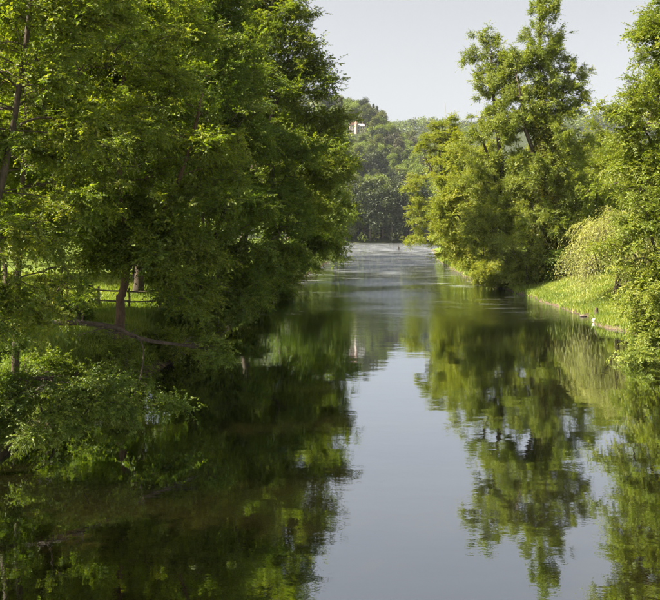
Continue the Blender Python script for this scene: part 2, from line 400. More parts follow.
def grow(rng, trunks, pts, pathw=0.35, upw=0.5):
    """join crown points to the trunks; returns node positions, parents, number of trunk nodes"""
    N = []; par = []; plen = []
    for T in trunks:
        s = len(N)
        if s:   # further stems start at the nearest node of the first
            A = np.array(N); j = int(np.argmin(((A - T[0]) ** 2).sum(1)))
        for k, p in enumerate(T):
            N.append(p); par.append((j if s else -1) if k == 0 else len(N) - 2)
            plen.append(0 if par[-1] < 0 else plen[par[-1]] + np.linalg.norm(p - N[par[-1]]))
    nt = len(N)
    base = np.array(N[: nt])
    lowok = np.arange(nt)
    dist = np.sqrt(((pts[:, None] - base[None]) ** 2).sum(2)).min(1)
    order = np.argsort(dist)
    A = np.zeros((nt + len(pts), 3)); A[:nt] = base; PL = np.zeros(nt + len(pts)); PL[:nt] = plen
    PL[:nt] *= 0.25
    c = nt
    for i in order:
        p = pts[i]; dv = p - A[:c]; dd = np.sqrt((dv ** 2).sum(1))
        cost = dd + pathw * PL[:c] + upw * np.maximum(0, -dv[:, 2] + 0.25 * np.hypot(dv[:, 0], dv[:, 1])) 
        j = int(np.argmin(cost)); A[c] = p; par.append(j); PL[c] = PL[j] + dd[j]; c += 1
    return A, np.array(par), nt, order

BOUGH = {}
def bough_mesh(cls, var, willow=False):
    """a leafy bough growing along +X with its own side twigs; shared between many trees"""
    key = (cls, var)
    if key in BOUGH: return BOUGH[key]
    Lb, lf, nt_, nl = {'S': (1.15, 0.100, 24, 13), 'M': (1.7, 0.140, 26, 14), 'L': (2.5, 0.190, 28, 15), 'X': (3.4, 0.28, 28, 16), 'P': (1.4, 0.150, 30, 10)}[cls]
    r2 = np.random.default_rng(900 + var * 13 + ord(cls)); g_ = Geo()
    t = np.linspace(0, 1, 7)[:, None]
    ax = np.concatenate([t * Lb, 0.10 * Lb * np.sin(t * 3 + r2.uniform(0, 6)) * t, 0.22 * Lb * t - 0.26 * Lb * t ** 2], 1)
    V, F = tube(ax, np.linspace(0.016, 0.004, 7) * Lb, 4); g_.add(V, Q=F, mi=1)
    f = r2.uniform(0.05, 1.0, nt_); P = np.stack([np.interp(f, t[:, 0], ax[:, k]) for k in range(3)], 1)
    sg = np.where(np.arange(nt_) % 2 == 0, 1.0, -1.0)
    flat = 0.75 if cls == 'P' else 0.42
    O = norm(np.stack([r2.uniform(0.2, 0.9, nt_), sg * r2.uniform(0.35, 1.0, nt_), r2.normal(0.12, flat, nt_)], 1))
    P = np.concatenate([P, P + O * Lb * r2.uniform(0.12, 0.34, (nt_, 1))]); O = np.concatenate([O, norm(O + r2.normal(0, 0.5, O.shape))])
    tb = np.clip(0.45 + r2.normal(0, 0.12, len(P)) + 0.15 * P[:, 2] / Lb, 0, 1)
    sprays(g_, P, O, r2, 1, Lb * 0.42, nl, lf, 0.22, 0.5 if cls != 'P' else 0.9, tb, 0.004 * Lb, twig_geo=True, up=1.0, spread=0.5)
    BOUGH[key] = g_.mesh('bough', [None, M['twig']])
    return BOUGH[key]

def make_tree(name, label, cat, seed, stems, lobes, mat, bark='bark', group=None, dens=0.5, leaf=0.12, ntw=6, tl=0.7, nlf=9,
              droop=0.25, horiz=0.6, r0=0.25, tip=0.10, upw=0.5, limbs=6, bare=None, ivy=None, shell=0.45, tint=(0.45, 0.2),
              wid=0.30, up=0.9, spread=0.6, twig_geo=True, simple=False, crown_name='crown', twig_r=0.006, wood_sides=5, pathw=0.35, angle=1.0, inner=True, flare=0.6, bough=None, bd=0.4, bs=1.0, bpitch=0.0, dk=0.55):
    """stems: list of control polylines in world space, the first is the trunk"""
    rng = np.random.default_rng(seed)
    root = np.array(stems[0][0], float)
    trunks = []
    for s in stems:
        p = smooth_path(s, 8); p[1:, :2] += rng.normal(0, 0.02 * r0 / 0.2, (len(p) - 1, 2)); trunks.append(p)
    if bough: dens = dens * dk
    pts = blobs(lobes, dens, rng, shell)
    if bough: bpts = blobs(lobes, bd, rng, 0.40); nbp = len(bpts); pts = np.concatenate([pts, bpts])
    gz = ground_z(pts[:, 0], pts[:, 1]); okp = pts[:, 2] > np.maximum(gz, 0) + (0.3 if not bough else 0.35)
    # gap in the bank growth, pruned along the view line to the fence, through which the meadow shows
    ax_, ay_ = pts[:, 0] + 6.5, pts[:, 1] - 25.0; ln = math.hypot(-5.3, 20.0); tt_ = (ax_ * -5.3 + ay_ * 20.0) / ln; pp_ = np.abs(ax_ * 20.0 + ay_ * 5.3) / ln
    okp &= ~((tt_ > -3) & (tt_ < 22) & (pp_ < 1.15) & (pts[:, 2] > 2.0) & (pts[:, 2] < 4.5))
    isb = np.zeros(len(pts), bool)
    if bough: isb[-nbp:] = True
    pts = pts[okp]; isb = isb[okp]
    A, par, nt, order = grow(rng, trunks, pts, pathw, upw)
    n = len(A)
    w = np.ones(n); w[:nt] = 0.0
    for i in range(n - 1, 0, -1):
        if par[i] >= 0: w[par[i]] += w[i]
    rad = 0.009 * np.maximum(w, 0.5) ** 0.5 * (r0 / 0.25) ** 0.3 * (tip / 0.10)
    if not simple: o = empty(name, root, label, cat, group)
    org = root
    # trunk and stems
    stem_objs = []
    base_i = 0
    for k, T in enumerate(trunks):
        m_ = len(T); t = np.linspace(0, 1, m_)
        rb = r0 if k == 0 else max(0.3 * r0, r0 * 0.62)
        rr = rb * (1 - t) ** 0.8 * 0.96 + 0.03
        if k == 0: rr = rr * (1 + flare * np.exp(-t * m_ / 2.2))
        g_ = Geo(); V, F = tube(T, rr, 12 if r0 > 0.1 else 7, rng, 0.11); g_.add(V, Q=F)
        if bare and k == (bare[4] if len(bare) > 4 else 0):
            nb, lb, t_lo, t_hi = bare[:4]
            for q in range(nb):
                f = rng.uniform(t_lo, t_hi); p0 = T[int(f * (m_ - 1))]; az = rng.uniform(0, 6.28)
                L = lb * rng.uniform(0.4, 1.1); dr = np.array([math.cos(az), math.sin(az), rng.uniform(-0.1, 0.35)])
                tt = np.linspace(0, 1, 6)[:, None]
                path = p0 + dr * L * tt + np.array([0, 0, -0.12 * L]) * tt ** 2 + np.cumsum(rng.normal(0, 0.025 * L, (6, 3)), 0) * tt
                V, F = tube(path, np.linspace(0.022, 0.004, 6), 4); g_.add(V, Q=F)
                for z_ in range(4):
                    a0 = path[rng.integers(2, 6)]; d2 = norm(dr + rng.normal(0, 0.5, 3)) * L * rng.uniform(0.12, 0.3)
                    V, F = tube(np.array([a0, a0 + d2 * 0.5, a0 + d2 + [0, 0, -0.03]]), [0.008, 0.006, 0.003], 3); g_.add(V, Q=F)
        me = g_.mesh('trunk' if k == 0 else 'stem', [M[bark]], True, org)
        stem_objs.append(link(bpy.data.objects.new('trunk' if k == 0 else 'stem', me), o))
    # limbs: the thickest branches that leave a stem are parts, the rest is joined
    first = [i for i in range(nt, n) if par[i] < nt]
    kids = [[] for _ in range(n)]
    for i in range(nt, n):
        kids[par[i]].append(i)
    first.sort(key=lambda i: -w[i])
    rest = Geo(); nrest = 0
    def edge(g_, i, j):
        p0, p1 = A[i], A[j]; L = np.linalg.norm(p1 - p0); ra = min(rad[i], rad[j] * 1.35) if i < nt else rad[i]; rb_ = rad[j]
        if i < nt: ra = rad[j] * 1.3
        k = 3 if L < 0.8 else (5 if L < 2.5 else 8)
        t = np.linspace(0, 1, k)[:, None]
        path = p0 + (p1 - p0) * t
        bend = rng.normal(0, 0.07 * L, 3); bend[2] = abs(bend[2]) + 0.03 * L
        path = path + bend * np.sin(t * math.pi)
        V, F = tube(path, ra + (rb_ - ra) * t[:, 0], 7 if ra > 0.05 else (wood_sides if ra > 0.02 else 3)); g_.add(V, Q=F)
    for q, i in enumerate(first):
        is_limb = q < limbs and rad[i] > 0.02
        g_ = Geo() if is_limb else rest
        stack = [(par[i], i)]
        while stack:
            a_, b_ = stack.pop(); edge(g_, a_, b_)
            if g_ is rest: nrest += 1
            for c_ in kids[b_]: stack.append((b_, c_))
        if is_limb: link(bpy.data.objects.new('limb', g_.mesh('limb', [M[bark]], True, org)), o)
    if nrest:
        b_ = link(bpy.data.objects.new('branches', rest.mesh('branches', [M[bark]], True, org)), o); b_['kind'] = 'stuff'
    # crown
    cg = Geo()
    P = A[nt:]; Pp = A[par[nt:]]
    if not inner:
        keep = w[nt:] < 6; P = P[keep]; Pp = Pp[keep]
    cen = np.average(P, axis=0)
    O = norm(norm(P - Pp) + 0.5 * norm(P - cen))
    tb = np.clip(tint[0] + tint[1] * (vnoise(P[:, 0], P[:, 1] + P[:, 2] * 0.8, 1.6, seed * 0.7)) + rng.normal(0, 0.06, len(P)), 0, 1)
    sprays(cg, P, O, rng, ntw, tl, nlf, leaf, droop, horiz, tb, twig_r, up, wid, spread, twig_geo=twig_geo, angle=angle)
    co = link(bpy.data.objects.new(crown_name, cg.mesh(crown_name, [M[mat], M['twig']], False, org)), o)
    if bough:
        bi = np.nonzero(isb[order])[0]
        for q in bi:
            me = bough_mesh(bough, int(rng.integers(0, 4)))
            bo = bpy.data.objects.new('bough', me); COL.objects.link(bo); bo.parent = co
            bo.material_slots[0].link = 'OBJECT'; bo.material_slots[0].material = M[mat]
            az = math.atan2(O[q, 1], O[q, 0]) + rng.normal(0, 0.35); pt = -np.clip(O[q, 2] * 0.5 + bpitch, -0.35, 1.2) + rng.normal(0, 0.15)
            s_ = bs * rng.uniform(0.65, 1.15)
            Lb = {'S': 1.15, 'M': 1.7, 'L': 2.5, 'X': 3.4, 'P': 1.5}[bough] * s_ * 0.45
            loc = P[q] - org - np.array([math.cos(az), math.sin(az), 0]) * Lb
            bo.location = [float(v_) for v_ in loc]; bo.rotation_euler = (rng.normal(0, 0.2), pt, az); bo.scale = (s_, s_, s_)
    if ivy:
        z0, z1, rad_i, cnt, lf = ivy
        T = trunks[0]; ig = Geo()
        zz = rng.uniform(z0, z1, cnt); az = rng.uniform(0, 6.28, cnt)
        cx = np.interp(zz, T[:, 2], T[:, 0]); cy = np.interp(zz, T[:, 2], T[:, 1])
        f = rad_i * (1 - 0.55 * (zz - z0) / (z1 - z0)) * (1 + 0.45 * vnoise(zz, az * 2.0, 0.9, 2.2)) * rng.uniform(0.5, 1.1, cnt)
        Pi = np.stack([cx + np.cos(az) * f, cy + np.sin(az) * f, zz], 1)
        Oi = norm(np.stack([np.cos(az), np.sin(az), rng.uniform(-0.3, 0.5, cnt)], 1))
        ti = np.clip(0.35 + 0.35 * vnoise(zz * 1.3, az * 3, 1.0, 5.0) + rng.normal(0, 0.1, cnt), 0, 1)
        sprays(ig, Pi, Oi, rng, 3, 0.45, 8, lf, 0.5, 0.8, ti, twig_geo=True, wid=0.42, up=0.4, spread=0.8)
        link(bpy.data.objects.new('ivy', ig.mesh('ivy', [M['ivy'], M['twig']], False, org)), o)
    return o

HAZE = 0.00008
def gzf(x, y): return float(ground_z(np.array([x]), np.array([y]))[0])
def base(x, y): return (x, y, gzf(x, y) - 0.15)
def copy_tree(src, loc, label, group, rot=0.0, scale=1.0):
    r = src.copy(); COL.objects.link(r); r.location = loc; r.rotation_euler = (0, 0, rot); r.scale = (scale, scale, scale)
    r['label'] = label
    if group: r['group'] = group
    for ch in src.children:
        c = ch.copy(); COL.objects.link(c); c.parent = r
    return r

# ------------------------------------------------------------------ left bank trees
def L(px, py, d, r, ry=None, rz=None, w=1.0):
    c = at(px, py, d); r_ = r
    return (c[0], c[1], c[2], r_, ry if ry else r_, rz if rz else r_, w)

# slender foreground trees at the very left
make_tree('ash_tree', 'slender dark trunk leaning right at the far left edge, bare dead twigs low on it', 'tree', 11,
    [[base(-9.6, 19.5), (-9.0, 19.6, 3.5), (-8.1, 19.8, 7.5), (-7.5, 20, 11.7), (-7.2, 20.2, 16)],
     [(-8.6, 19.7, 5.5), (-9.4, 21, 9), (-9.8, 21.5, 13)]],
    [L(-20, 60, 20, 2.4, 2.4, 2.8, .6), L(60, -30, 20.5, 2.4, 2.4, 1.8, .8), L(20, 235, 20, 1.7, 1.8, 1.1), L(-10, 300, 19.5, 1.6, 1.6, 1.0),
     L(85, 150, 21, 1.5, 1.6, 0.9), L(-70, 160, 20, 2.0, 2.0, 3.0)],
    'hazel', r0=0.10, dens=2.0, leaf=0.105, ntw=6, tl=0.55, nlf=8, bare=(26, 2.2, 0.25, 0.8), limbs=5, upw=0.3, bough='S', bd=1.3)
make_tree('alder_tree', 'straight thin dark trunk just behind the leaning one at the far left', 'tree', 12,
    [[base(-10.1, 25.5), (-9.95, 25.5, 5), (-9.75, 25.6, 10), (-9.7, 25.7, 15), (-9.6, 25.6, 19)]],
    [L(40, 20, 26, 2.8, 2.6, 3.0, .8), L(85, 160, 26, 2.3, 2.3, 1.7, 1.1), L(30, 210, 25.5, 2.2, 2.4, 1.6), L(130, 60, 26.5, 2.0, 2.4, 2.4), L(-20, 120, 26, 2.0, 2.0, 3.0, .6)],
    'hazel', r0=0.085, dens=1.2, leaf=0.115, ntw=6, tl=0.65, nlf=8, bare=(30, 2.4, 0.3, 0.9), limbs=6, upw=0.3, tint=(0.55, 0.2), bough='S', bd=0.9)
# thick low stem with a long bare limb over the water
make_tree('leaning_alder', 'crooked stem low at the left edge, long bare limb over the water', 'tree', 13,
    [[base(-10.4, 22.5), (-10.0, 22.8, 2.2), (-9.6, 23.2, 3.3), (-9.7, 23.8, 4.8), (-10.2, 24, 7.0)],
     [(-9.7, 23.1, 3.1), (-8.3, 24, 3.25), (-7.0, 25, 3.05), (-6.0, 25.6, 2.55), (-5.0, 26.2, 2.3), (-4.1, 26.8, 2.05)]],
    [L(25, 395, 22, 1.7, 1.8, 0.5, 1.3), L(85, 395, 22, 1.5, 1.6, 0.42, 1.6), L(140, 392, 23.5, 1.2, 1.2, 0.35, 1.3), L(18, 425, 21, 1.0, 1.0, 0.4, 1.2),
     L(215, 352, 26.5, 0.7, 0.8, 0.3, 1.2), L(70, 300, 25, 1.5, 1.4, 0.8, .8), L(-10, 330, 23, 1.6, 1.5, 0.9), L(75, 418, 21, .7, .7, .35)],
    'alder', r0=0.11, bare=(26, 1.1, 0.3, 1.0, 1), dens=3.0, leaf=0.095, ntw=6, tl=0.42, nlf=9, limbs=5, upw=0.1, horiz=0.35, droop=0.15, tint=(0.5, 0.2), flare=0.3, bough='S', bd=2.2, bs=0.8)
# the reddish trunk in the gap
make_tree('riverside_tree', 'stout reddish trunk standing in the gap before the sunlit meadow and rail fence', 'tree', 14,
    [[base(-9.0, 34), (-8.95, 34, 2.9), (-8.75, 34, 3.9), (-8.6, 34, 5.2), (-9.0, 34.2, 8), (-9.0, 34.5, 12), (-8.4, 34.6, 17)],
     [(-8.75, 34, 4.3), (-7.2, 33.6, 6.5), (-6.0, 33.2, 9), (-5.2, 33, 12)], [(-8.7, 34, 5.0), (-10.5, 34, 7), (-11.5, 34, 10)]],
    [L(135, 205, 34, 2.6, 2.6, 1.5), L(180, 240, 33, 1.9, 2.2, 1.1), L(95, 230, 34, 1.7, 2, 0.8), L(160, 130, 34, 3.0, 2.8, 2.2), L(95, 90, 34.5, 2.6, 2.8, 2.8),
     L(215, 170, 33.5, 1.6, 2.0, 1.7), L(130, 10, 34.5, 3.0, 3.0, 3.0), L(190, 285, 32.5, 1.2, 1.4, .55), L(60, 200, 34, 1.8, 2, 1.8), L(118, 262, 33, 1.3, 1.0, 0.55, 1.6), L(150, 275, 33, 1.0, .9, .5, 1.4), L(140, 235, 32.5, 1.6, 1.0, 1.2, 1.5), L(110, 245, 32.5, 1.2, 1.0, 0.8, 1.4), L(165, 255, 32, 1.3, 1.0, 0.9, 1.4)],
    'hazel', bark='bark_red', r0=0.19, dens=0.85, leaf=0.125, ntw=7, tl=0.75, nlf=9, limbs=7, upw=0.35, tint=(0.45, 0.25), flare=0.15, bough='M', bd=0.65)
make_tree('alder_tree', 'dark many-stemmed alder on the left bank with sprays hanging near the water', 'tree', 15,
    [[base(-8.2, 45), (-8.0, 45, 4), (-7.4, 45, 8), (-7.6, 45, 13), (-8, 45, 19)], [(-8.15, 45, 2.6), (-6.5, 44.5, 5.5), (-5.4, 44, 9), (-5.0, 44, 12)],
     [(-8.15, 45, 2.4), (-7.3, 43.5, 4.5), (-6.7, 42.5, 7)]],
    [L(205, 265, 43, 2.0, 2.4, 1.3), L(235, 300, 42, 1.3, 1.8, 0.7), L(225, 215, 44, 2.4, 2.6, 2.0), L(190, 150, 45, 3.0, 3, 2.8), L(200, 60, 46, 3.0, 3, 3.6), L(230, 130, 45, 2.2, 2.4, 2.6),
     L(170, 290, 43, 1.6, 1.6, 0.7), L(215, 285, 42, 1.8, 1.4, 1.5, 1.3), L(245, 265, 43, 1.6, 1.4, 1.6, 1.2), L(195, 310, 41, 1.3, 1.2, .6), L(215, -20, 46, 2.6, 2.6, 2.6), L(150, 200, 46, 2.2, 2.4, 2.4)],
    'alder', r0=0.24, dens=0.62, leaf=0.13, ntw=7, tl=0.8, nlf=9, limbs=6, upw=0.3, horiz=0.45, bough='M', bd=0.55)
make_tree('alder_tree', 'low spreading alder whose dark branches reach furthest over the water mid-left', 'tree', 16,
    [[base(-7.9, 56), (-7.6, 56, 4), (-6.8, 56, 8), (-6.4, 56, 13), (-6.5, 56, 17)], [(-7.7, 56, 3.2), (-5.4, 55, 4.6), (-3.4, 54.5, 5.8)],
     [(-7.8, 56, 2.8), (-5.6, 57, 6.5), (-4, 57, 9.5)]],
    [L(262, 262, 54, 2.1, 2.6, 1.5), L(250, 298, 53, 1.6, 2.4, 0.8), L(285, 250, 56, 1.8, 2.2, 1.4), L(262, 205, 56, 2.6, 2.8, 2.2), L(240, 150, 57, 3.0, 3, 3.2), L(280, 170, 57, 2.0, 2.4, 2.4),
     L(225, 90, 57, 2.4, 2.6, 3.0), L(205, 300, 52, 1.4, 1.8, .8)],
    'alder', r0=0.28, dens=0.52, leaf=0.14, ntw=7, tl=0.9, nlf=10, limbs=7, upw=0.25, horiz=0.45, tint=(0.38, 0.2), bough='M', bd=0.5)
make_tree('ash_tree', 'tallest ash on the left bank, open crown against the sky with forked limbs showing', 'tree', 17,
    [[base(-8.4, 75), (-8.0, 75, 6), (-7.2, 75, 12), (-6.6, 75, 18), (-6.0, 75, 24), (-5.0, 75, 29)],
     [(-7.4, 75, 10.5), (-5.6, 74, 16), (-4.2, 74, 21), (-3.4, 74, 25)], [(-7.6, 75, 9.5), (-4.5, 74, 12.5), (-1.8, 74, 14.5)], [(-7.0, 75, 14), (-9.0, 75.5, 20), (-10, 76, 26)]],
    [L(265, 20, 75, 3.0, 3.6, 3.2), L(292, 25, 74, 1.8, 2.6, 2.4), L(235, 45, 76, 3.0, 3.6, 4.0), L(300, 85, 74, 2.0, 3, 2.0, 1.5), L(305, 55, 74, 1.3, 2.2, 1.6, 1.5), L(288, 70, 74, 2.2, 3, 2.4, 1.2), L(330, 125, 74, 1.3, 2.2, 1.6, 1.4), L(250, 75, 75, 2.6, 3, 2.6), L(270, 110, 75, 3.6, 4.4, 3.2), L(312, 130, 74, 2.5, 3.2, 2.0),
     L(322, 165, 74, 2.2, 3.2, 2.2), L(290, 180, 75, 4.0, 4.8, 3.8), L(315, 205, 73, 2.0, 3.0, 2.0), L(215, -10, 76, 3, 3, 3), L(285, -20, 75, 2.4, 2.6, 2.2)],
    'ash', r0=0.40, dens=0.36, leaf=0.17, ntw=8, tl=1.0, nlf=10, limbs=8, upw=0.4, tint=(0.42, 0.22), bough='L', bd=0.27)
make_tree('alder_tree', 'broad dark green alder beyond the tallest ash, its lowest sprays almost on the river', 'tree', 18,
    [[base(-6.8, 97), (-6.4, 97, 6), (-5.4, 97, 12), (-4.6, 97, 18), (-4, 97, 22)], [(-6.5, 97, 4.5), (-3.0, 96, 6), (-0.8, 95, 6.5)], [(-6.2, 97, 7), (-2.5, 97, 11), (0, 97, 14)]],
    [L(322, 235, 96, 2.2, 3.5, 1.7), L(308, 255, 95, 2.8, 4, 1.4), L(334, 215, 96, 1.5, 2.8, 2.0), L(300, 215, 97, 3.6, 4, 3), L(336, 180, 97, 1.8, 3, 2.6), L(310, 155, 97, 4, 4, 4), L(332, 140, 97, 1.8, 3, 2.0),
     L(285, 240, 96, 3, 4, 2.0)],
    'alder', r0=0.34, dens=0.22, leaf=0.20, ntw=8, tl=1.15, nlf=10, limbs=6, upw=0.3, tint=(0.35, 0.2), bough='L', bd=0.20)
make_tree('alder_tree', 'paler tree at the far end of the left bank beside the broken water', 'tree', 19,
    [[base(-3.6, 135), (-3, 135, 6), (-2, 135, 12), (-1, 135, 18)], [(-3.2, 135, 5), (-0.5, 134, 8), (1, 134, 11)]],
    [L(325, 225, 134, 3.2, 4, 3), L(340, 200, 135, 1.9, 3, 3.2), L(318, 185, 136, 4, 4, 5), L(334, 247, 133, 1.6, 3, 1.3), L(342, 165, 136, 1.5, 2.6, 2.2), L(330, 150, 136, 3, 3, 3)],
    'ash', r0=0.3, dens=0.17, leaf=0.26, ntw=8, tl=1.3, nlf=9, limbs=4, upw=0.3, tint=(0.5, 0.2), twig_geo=False, bough='X', bd=0.09)
make_tree('alder_tree', 'last tree of the left bank before the rapids, half hidden by paler leaves', 'tree', 20,
    [[base(-2, 190), (-1.5, 190, 8), (-1, 190, 16), (0, 190, 22)]],
    [L(322, 215, 190, 5, 5, 6), L(336, 205, 190, 3, 4, 6), L(325, 175, 190, 5, 5, 6), L(340, 236, 189, 1.8, 3, 2.2)],
    'alder', r0=0.3, dens=0.11, leaf=0.36, ntw=8, tl=1.6, nlf=8, limbs=3, upw=0.3, tint=(0.5, 0.2), twig_geo=False, bough='X', bd=0.05)

# tall trees standing further back on the left bank, they close the gaps
BL = [
 (-14.5, 31, 17, 'hazel', 'bright leaved tree behind the slender trunks at the upper left', 3.6, 0.62),
 (-17.5, 39, 22, 'ash', 'tall ash behind the reddish trunk, its crown filling the upper left', 4.8, 0.5),
 (-12.5, 52, 24, 'alder', 'dark tall tree rising behind the low alders left of the forked ash', 4.6, 0.4),
 (-15.5, 64, 26, 'ash', 'tall shaded ash in the second row of the left bank', 5.0, 0.4),
 (-13.0, 84, 25, 'alder', 'dense crown directly behind the forked ash', 5.4, 0.3),
 (-26, 62, 24, 'ash', 'broad crown at the back edge of the meadow behind the left trees', 6.5, 0.35),
]
for q, (x, y, h_, mt_, lab, r_, lf_) in enumerate(BL):
    b_ = base(x, y); rr = np.random.default_rng(50 + q)
    lob = [(x, y, h_ - 3.4, r_ * 0.75, r_ * 0.75, 3.2), (x + 0.5, y, h_ * 0.68, r_, r_, h_ * 0.2), (x - 0.6, y - 0.5, h_ * 0.45, r_ * 0.95, r_, h_ * 0.16), (x + 1.2, y, h_ * 0.56, r_, r_, h_ * 0.16)]
    make_tree('ash_tree' if mt_ == 'ash' else 'alder_tree' if mt_ == 'alder' else 'maple_tree', lab, 'tree', 60 + q,
        [[b_, (x + 0.2, y, h_ * 0.3), (x - 0.1, y, h_ * 0.6), (x, y, h_ * 0.9)], [(x + 0.2, y, h_ * 0.33), (x + 1.8, y, h_ * 0.55), (x + 2.6, y, h_ * 0.72)]],
        lob, mt_, r0=0.26, dens=0.28 if y < 45 else 0.14, bough='M' if y < 45 else 'L', bd=0.34 if y < 45 else 0.17, leaf=0.17 if y < 45 else 0.22, ntw=8, tl=1.05, nlf=9, limbs=5, upw=0.35, twig_geo=y < 45, tint=(0.5, 0.22))

for q, (x, y, lab) in enumerate([(-12.6, 11.5, 'unseen tree added outside the view on the left bank to shade the near water'), (-12.8, 3.0, 'unseen tree added on the left bank beside the viewpoint to shade the near water')]):  # unseen trees added to throw shade on the foreground water
    b_ = base(x, y)
    make_tree('maple_tree', lab, 'tree', 75 + q, [[b_, (x, y, 5), (x + .2, y, 10), (x, y, 14)]], [(x, y, 12.5, 2.8, 2.8, 2.6), (x + .8, y, 8.5, 3.2, 3.2, 3.0), (x + 1.0, y, 5.2, 2.6, 3.0, 1.8)],
        'hazel', r0=0.26, dens=0.3, leaf=0.17, ntw=6, tl=0.9, nlf=8, limbs=4, bough='M', bd=0.5, twig_geo=False)

# bushes along the foot of the left bank
SH = [
 (-10.4, 21.0, 0.7, 0.8, 'alder', 'small dark leafy bush at the left edge on the bank'),
 (-8.9, 26.5, 1.1, 1.2, 'alder', 'dark bush under the long bare limb'),
 (-7.9, 30.5, 1.1, 1.2, 'hazel', 'bush with yellow-green tips at the foot of the reddish trunk'),
 (-12.2, 36.5, 1.2, 1.3, 'alder', 'round dark bush left of the reddish trunk, in front of the fence'),
 (-7.3, 36.5, 1.2, 1.2, 'hazel', 'light green bush right of the reddish trunk by the waterline'),
 (-7.0, 41.0, 1.3, 1.4, 'alder', 'bush overhanging the waterline between the reddish trunk and the alders'),
 (-6.8, 47.0, 1.4, 1.5, 'alder', 'dark bush at the foot of the many-stemmed alder'),
 (-6.6, 53.0, 1.4, 1.6, 'ash', 'bush with pale twigs under the spreading alder'),
 (-6.4, 61.0, 1.5, 1.7, 'alder', 'shaded bush at the waterline beyond the spreading alder'),
 (-6.2, 70.0, 1.7, 1.9, 'alder', 'bush under the tallest ash'),
 (-5.6, 82.0, 1.9, 2.2, 'ash', 'bush at the foot of the bank past the tallest ash'),
 (-4.4, 106.0, 2.2, 2.6, 'alder', 'bush at the far left waterline'),
 (-7.6, 45.0, 1.3, 1.4, 'hazel', 'sunlit bush at the meadow edge right of the fence'),
]
def shrub(x, y, r_, h_, mt_, lab, seed, name='shrub', leaf=None, dens=None, group=None, lean=0.5, tint=(0.5, 0.22)):
    z = max(gzf(x, y), 0.1)
    lf_ = leaf or (0.09 + 0.0012 * y)
    rng = np.random.default_rng(seed)
    st = []
    for k in range(4):
        a = rng.uniform(0, 6.28); e = np.array([x + math.cos(a) * r_ * 0.6, y + math.sin(a) * r_ * 0.6, z + h_ * rng.uniform(0.7, 1.1)])
        st.append([(x, y, z - 0.12), tuple(np.array([x, y, z]) * 0.5 + e * 0.5 + [0, 0, 0.15]), tuple(e)])
    lob = [(x, y, z + h_ * 0.6, r_, r_, h_ * 0.6), (x + lean * r_, y, z + h_ * 0.35, r_ * 0.8, r_ * 0.9, h_ * 0.4), (x - 0.3 * r_, y, z + h_ * 0.9, r_ * 0.6, r_ * 0.6, h_ * 0.35)]
    return make_tree(name, lab, 'shrub', seed, st, lob, mt_, r0=0.05, bough='S' if y < 60 else 'M', bd=min(3.0, 2.6 / r_), bs=0.9, dens=dens or min(6.0, 22.0 / (r_ ** 1.6) / (1 + y * 0.02)), leaf=lf_, ntw=5, tl=0.35 + 0.003 * y, nlf=8, limbs=0, upw=0.2,
              crown_name='foliage', twig_geo=y < 60, tint=tint, group=group, flare=0.0)
for q, (x, y, r_, h_, mt_, lab) in enumerate(SH): shrub(x, y, r_, h_, mt_, lab, 200 + q)

# ------------------------------------------------------------------ right bank trees
# near tree leaning in from the right edge
make_tree('oak_tree', 'big fresh green tree at the right edge, leafy branches hanging to the water', 'tree', 31,
    [[base(20.2, 40.5), (20.0, 40.4, 4), (19.6, 40.2, 8), (19.8, 40, 13), (20.2, 40, 18)], [(19.9, 40.3, 5), (17.6, 39.8, 8), (15.6, 39.5, 11)],
     [(19.95, 40.3, 4), (17.6, 39.5, 4.8), (15.6, 38.8, 4.6)], [(20, 40.4, 3.2), (18.6, 38.8, 3.1), (17.2, 38, 2.6)]],
    [L(662, 60, 39.5, 1.4, 2.4, 2.0), L(690, 20, 40, 1.7, 2.6, 2.2), L(652, 100, 39.5, 1.1, 2.2, 1.3), L(632, 140, 39, 0.8, 1.6, 1.0), L(657, 150, 39.5, 1.7, 2.6, 1.6), L(638, 185, 39, 0.95, 1.8, 1.1, 1.2),
     L(662, 215, 39, 1.9, 2.6, 1.8), L(639, 265, 38.5, 1.3, 2.0, 1.3), L(654, 290, 38.3, 1.6, 2.0, 1.3), L(639, 315, 38, 0.95, 1.4, 0.75, 1.2), L(654, 335, 37.5, 1.0, 1.3, 0.45, 1.2), L(712, 150, 41, 3.0, 3.4, 6, .6), L(634, 222, 38.6, .7, 1.4, .9, .9),
     L(620, 118, 39, .55, 1, .45, .9), L(639, 352, 36.8, .6, .9, .25, 1.2), L(689, 330, 38, 1.6, 1.6, 1.6), L(671, 300, 39, 1.4, 1.4, 1.4)],
    'oak', r0=0.36, dens=1.5, leaf=0.115, ntw=7, tl=0.6, nlf=9, limbs=8, upw=0.3, tint=(0.5, 0.25), shell=0.55, bough='S', bd=1.5, bs=1.1)
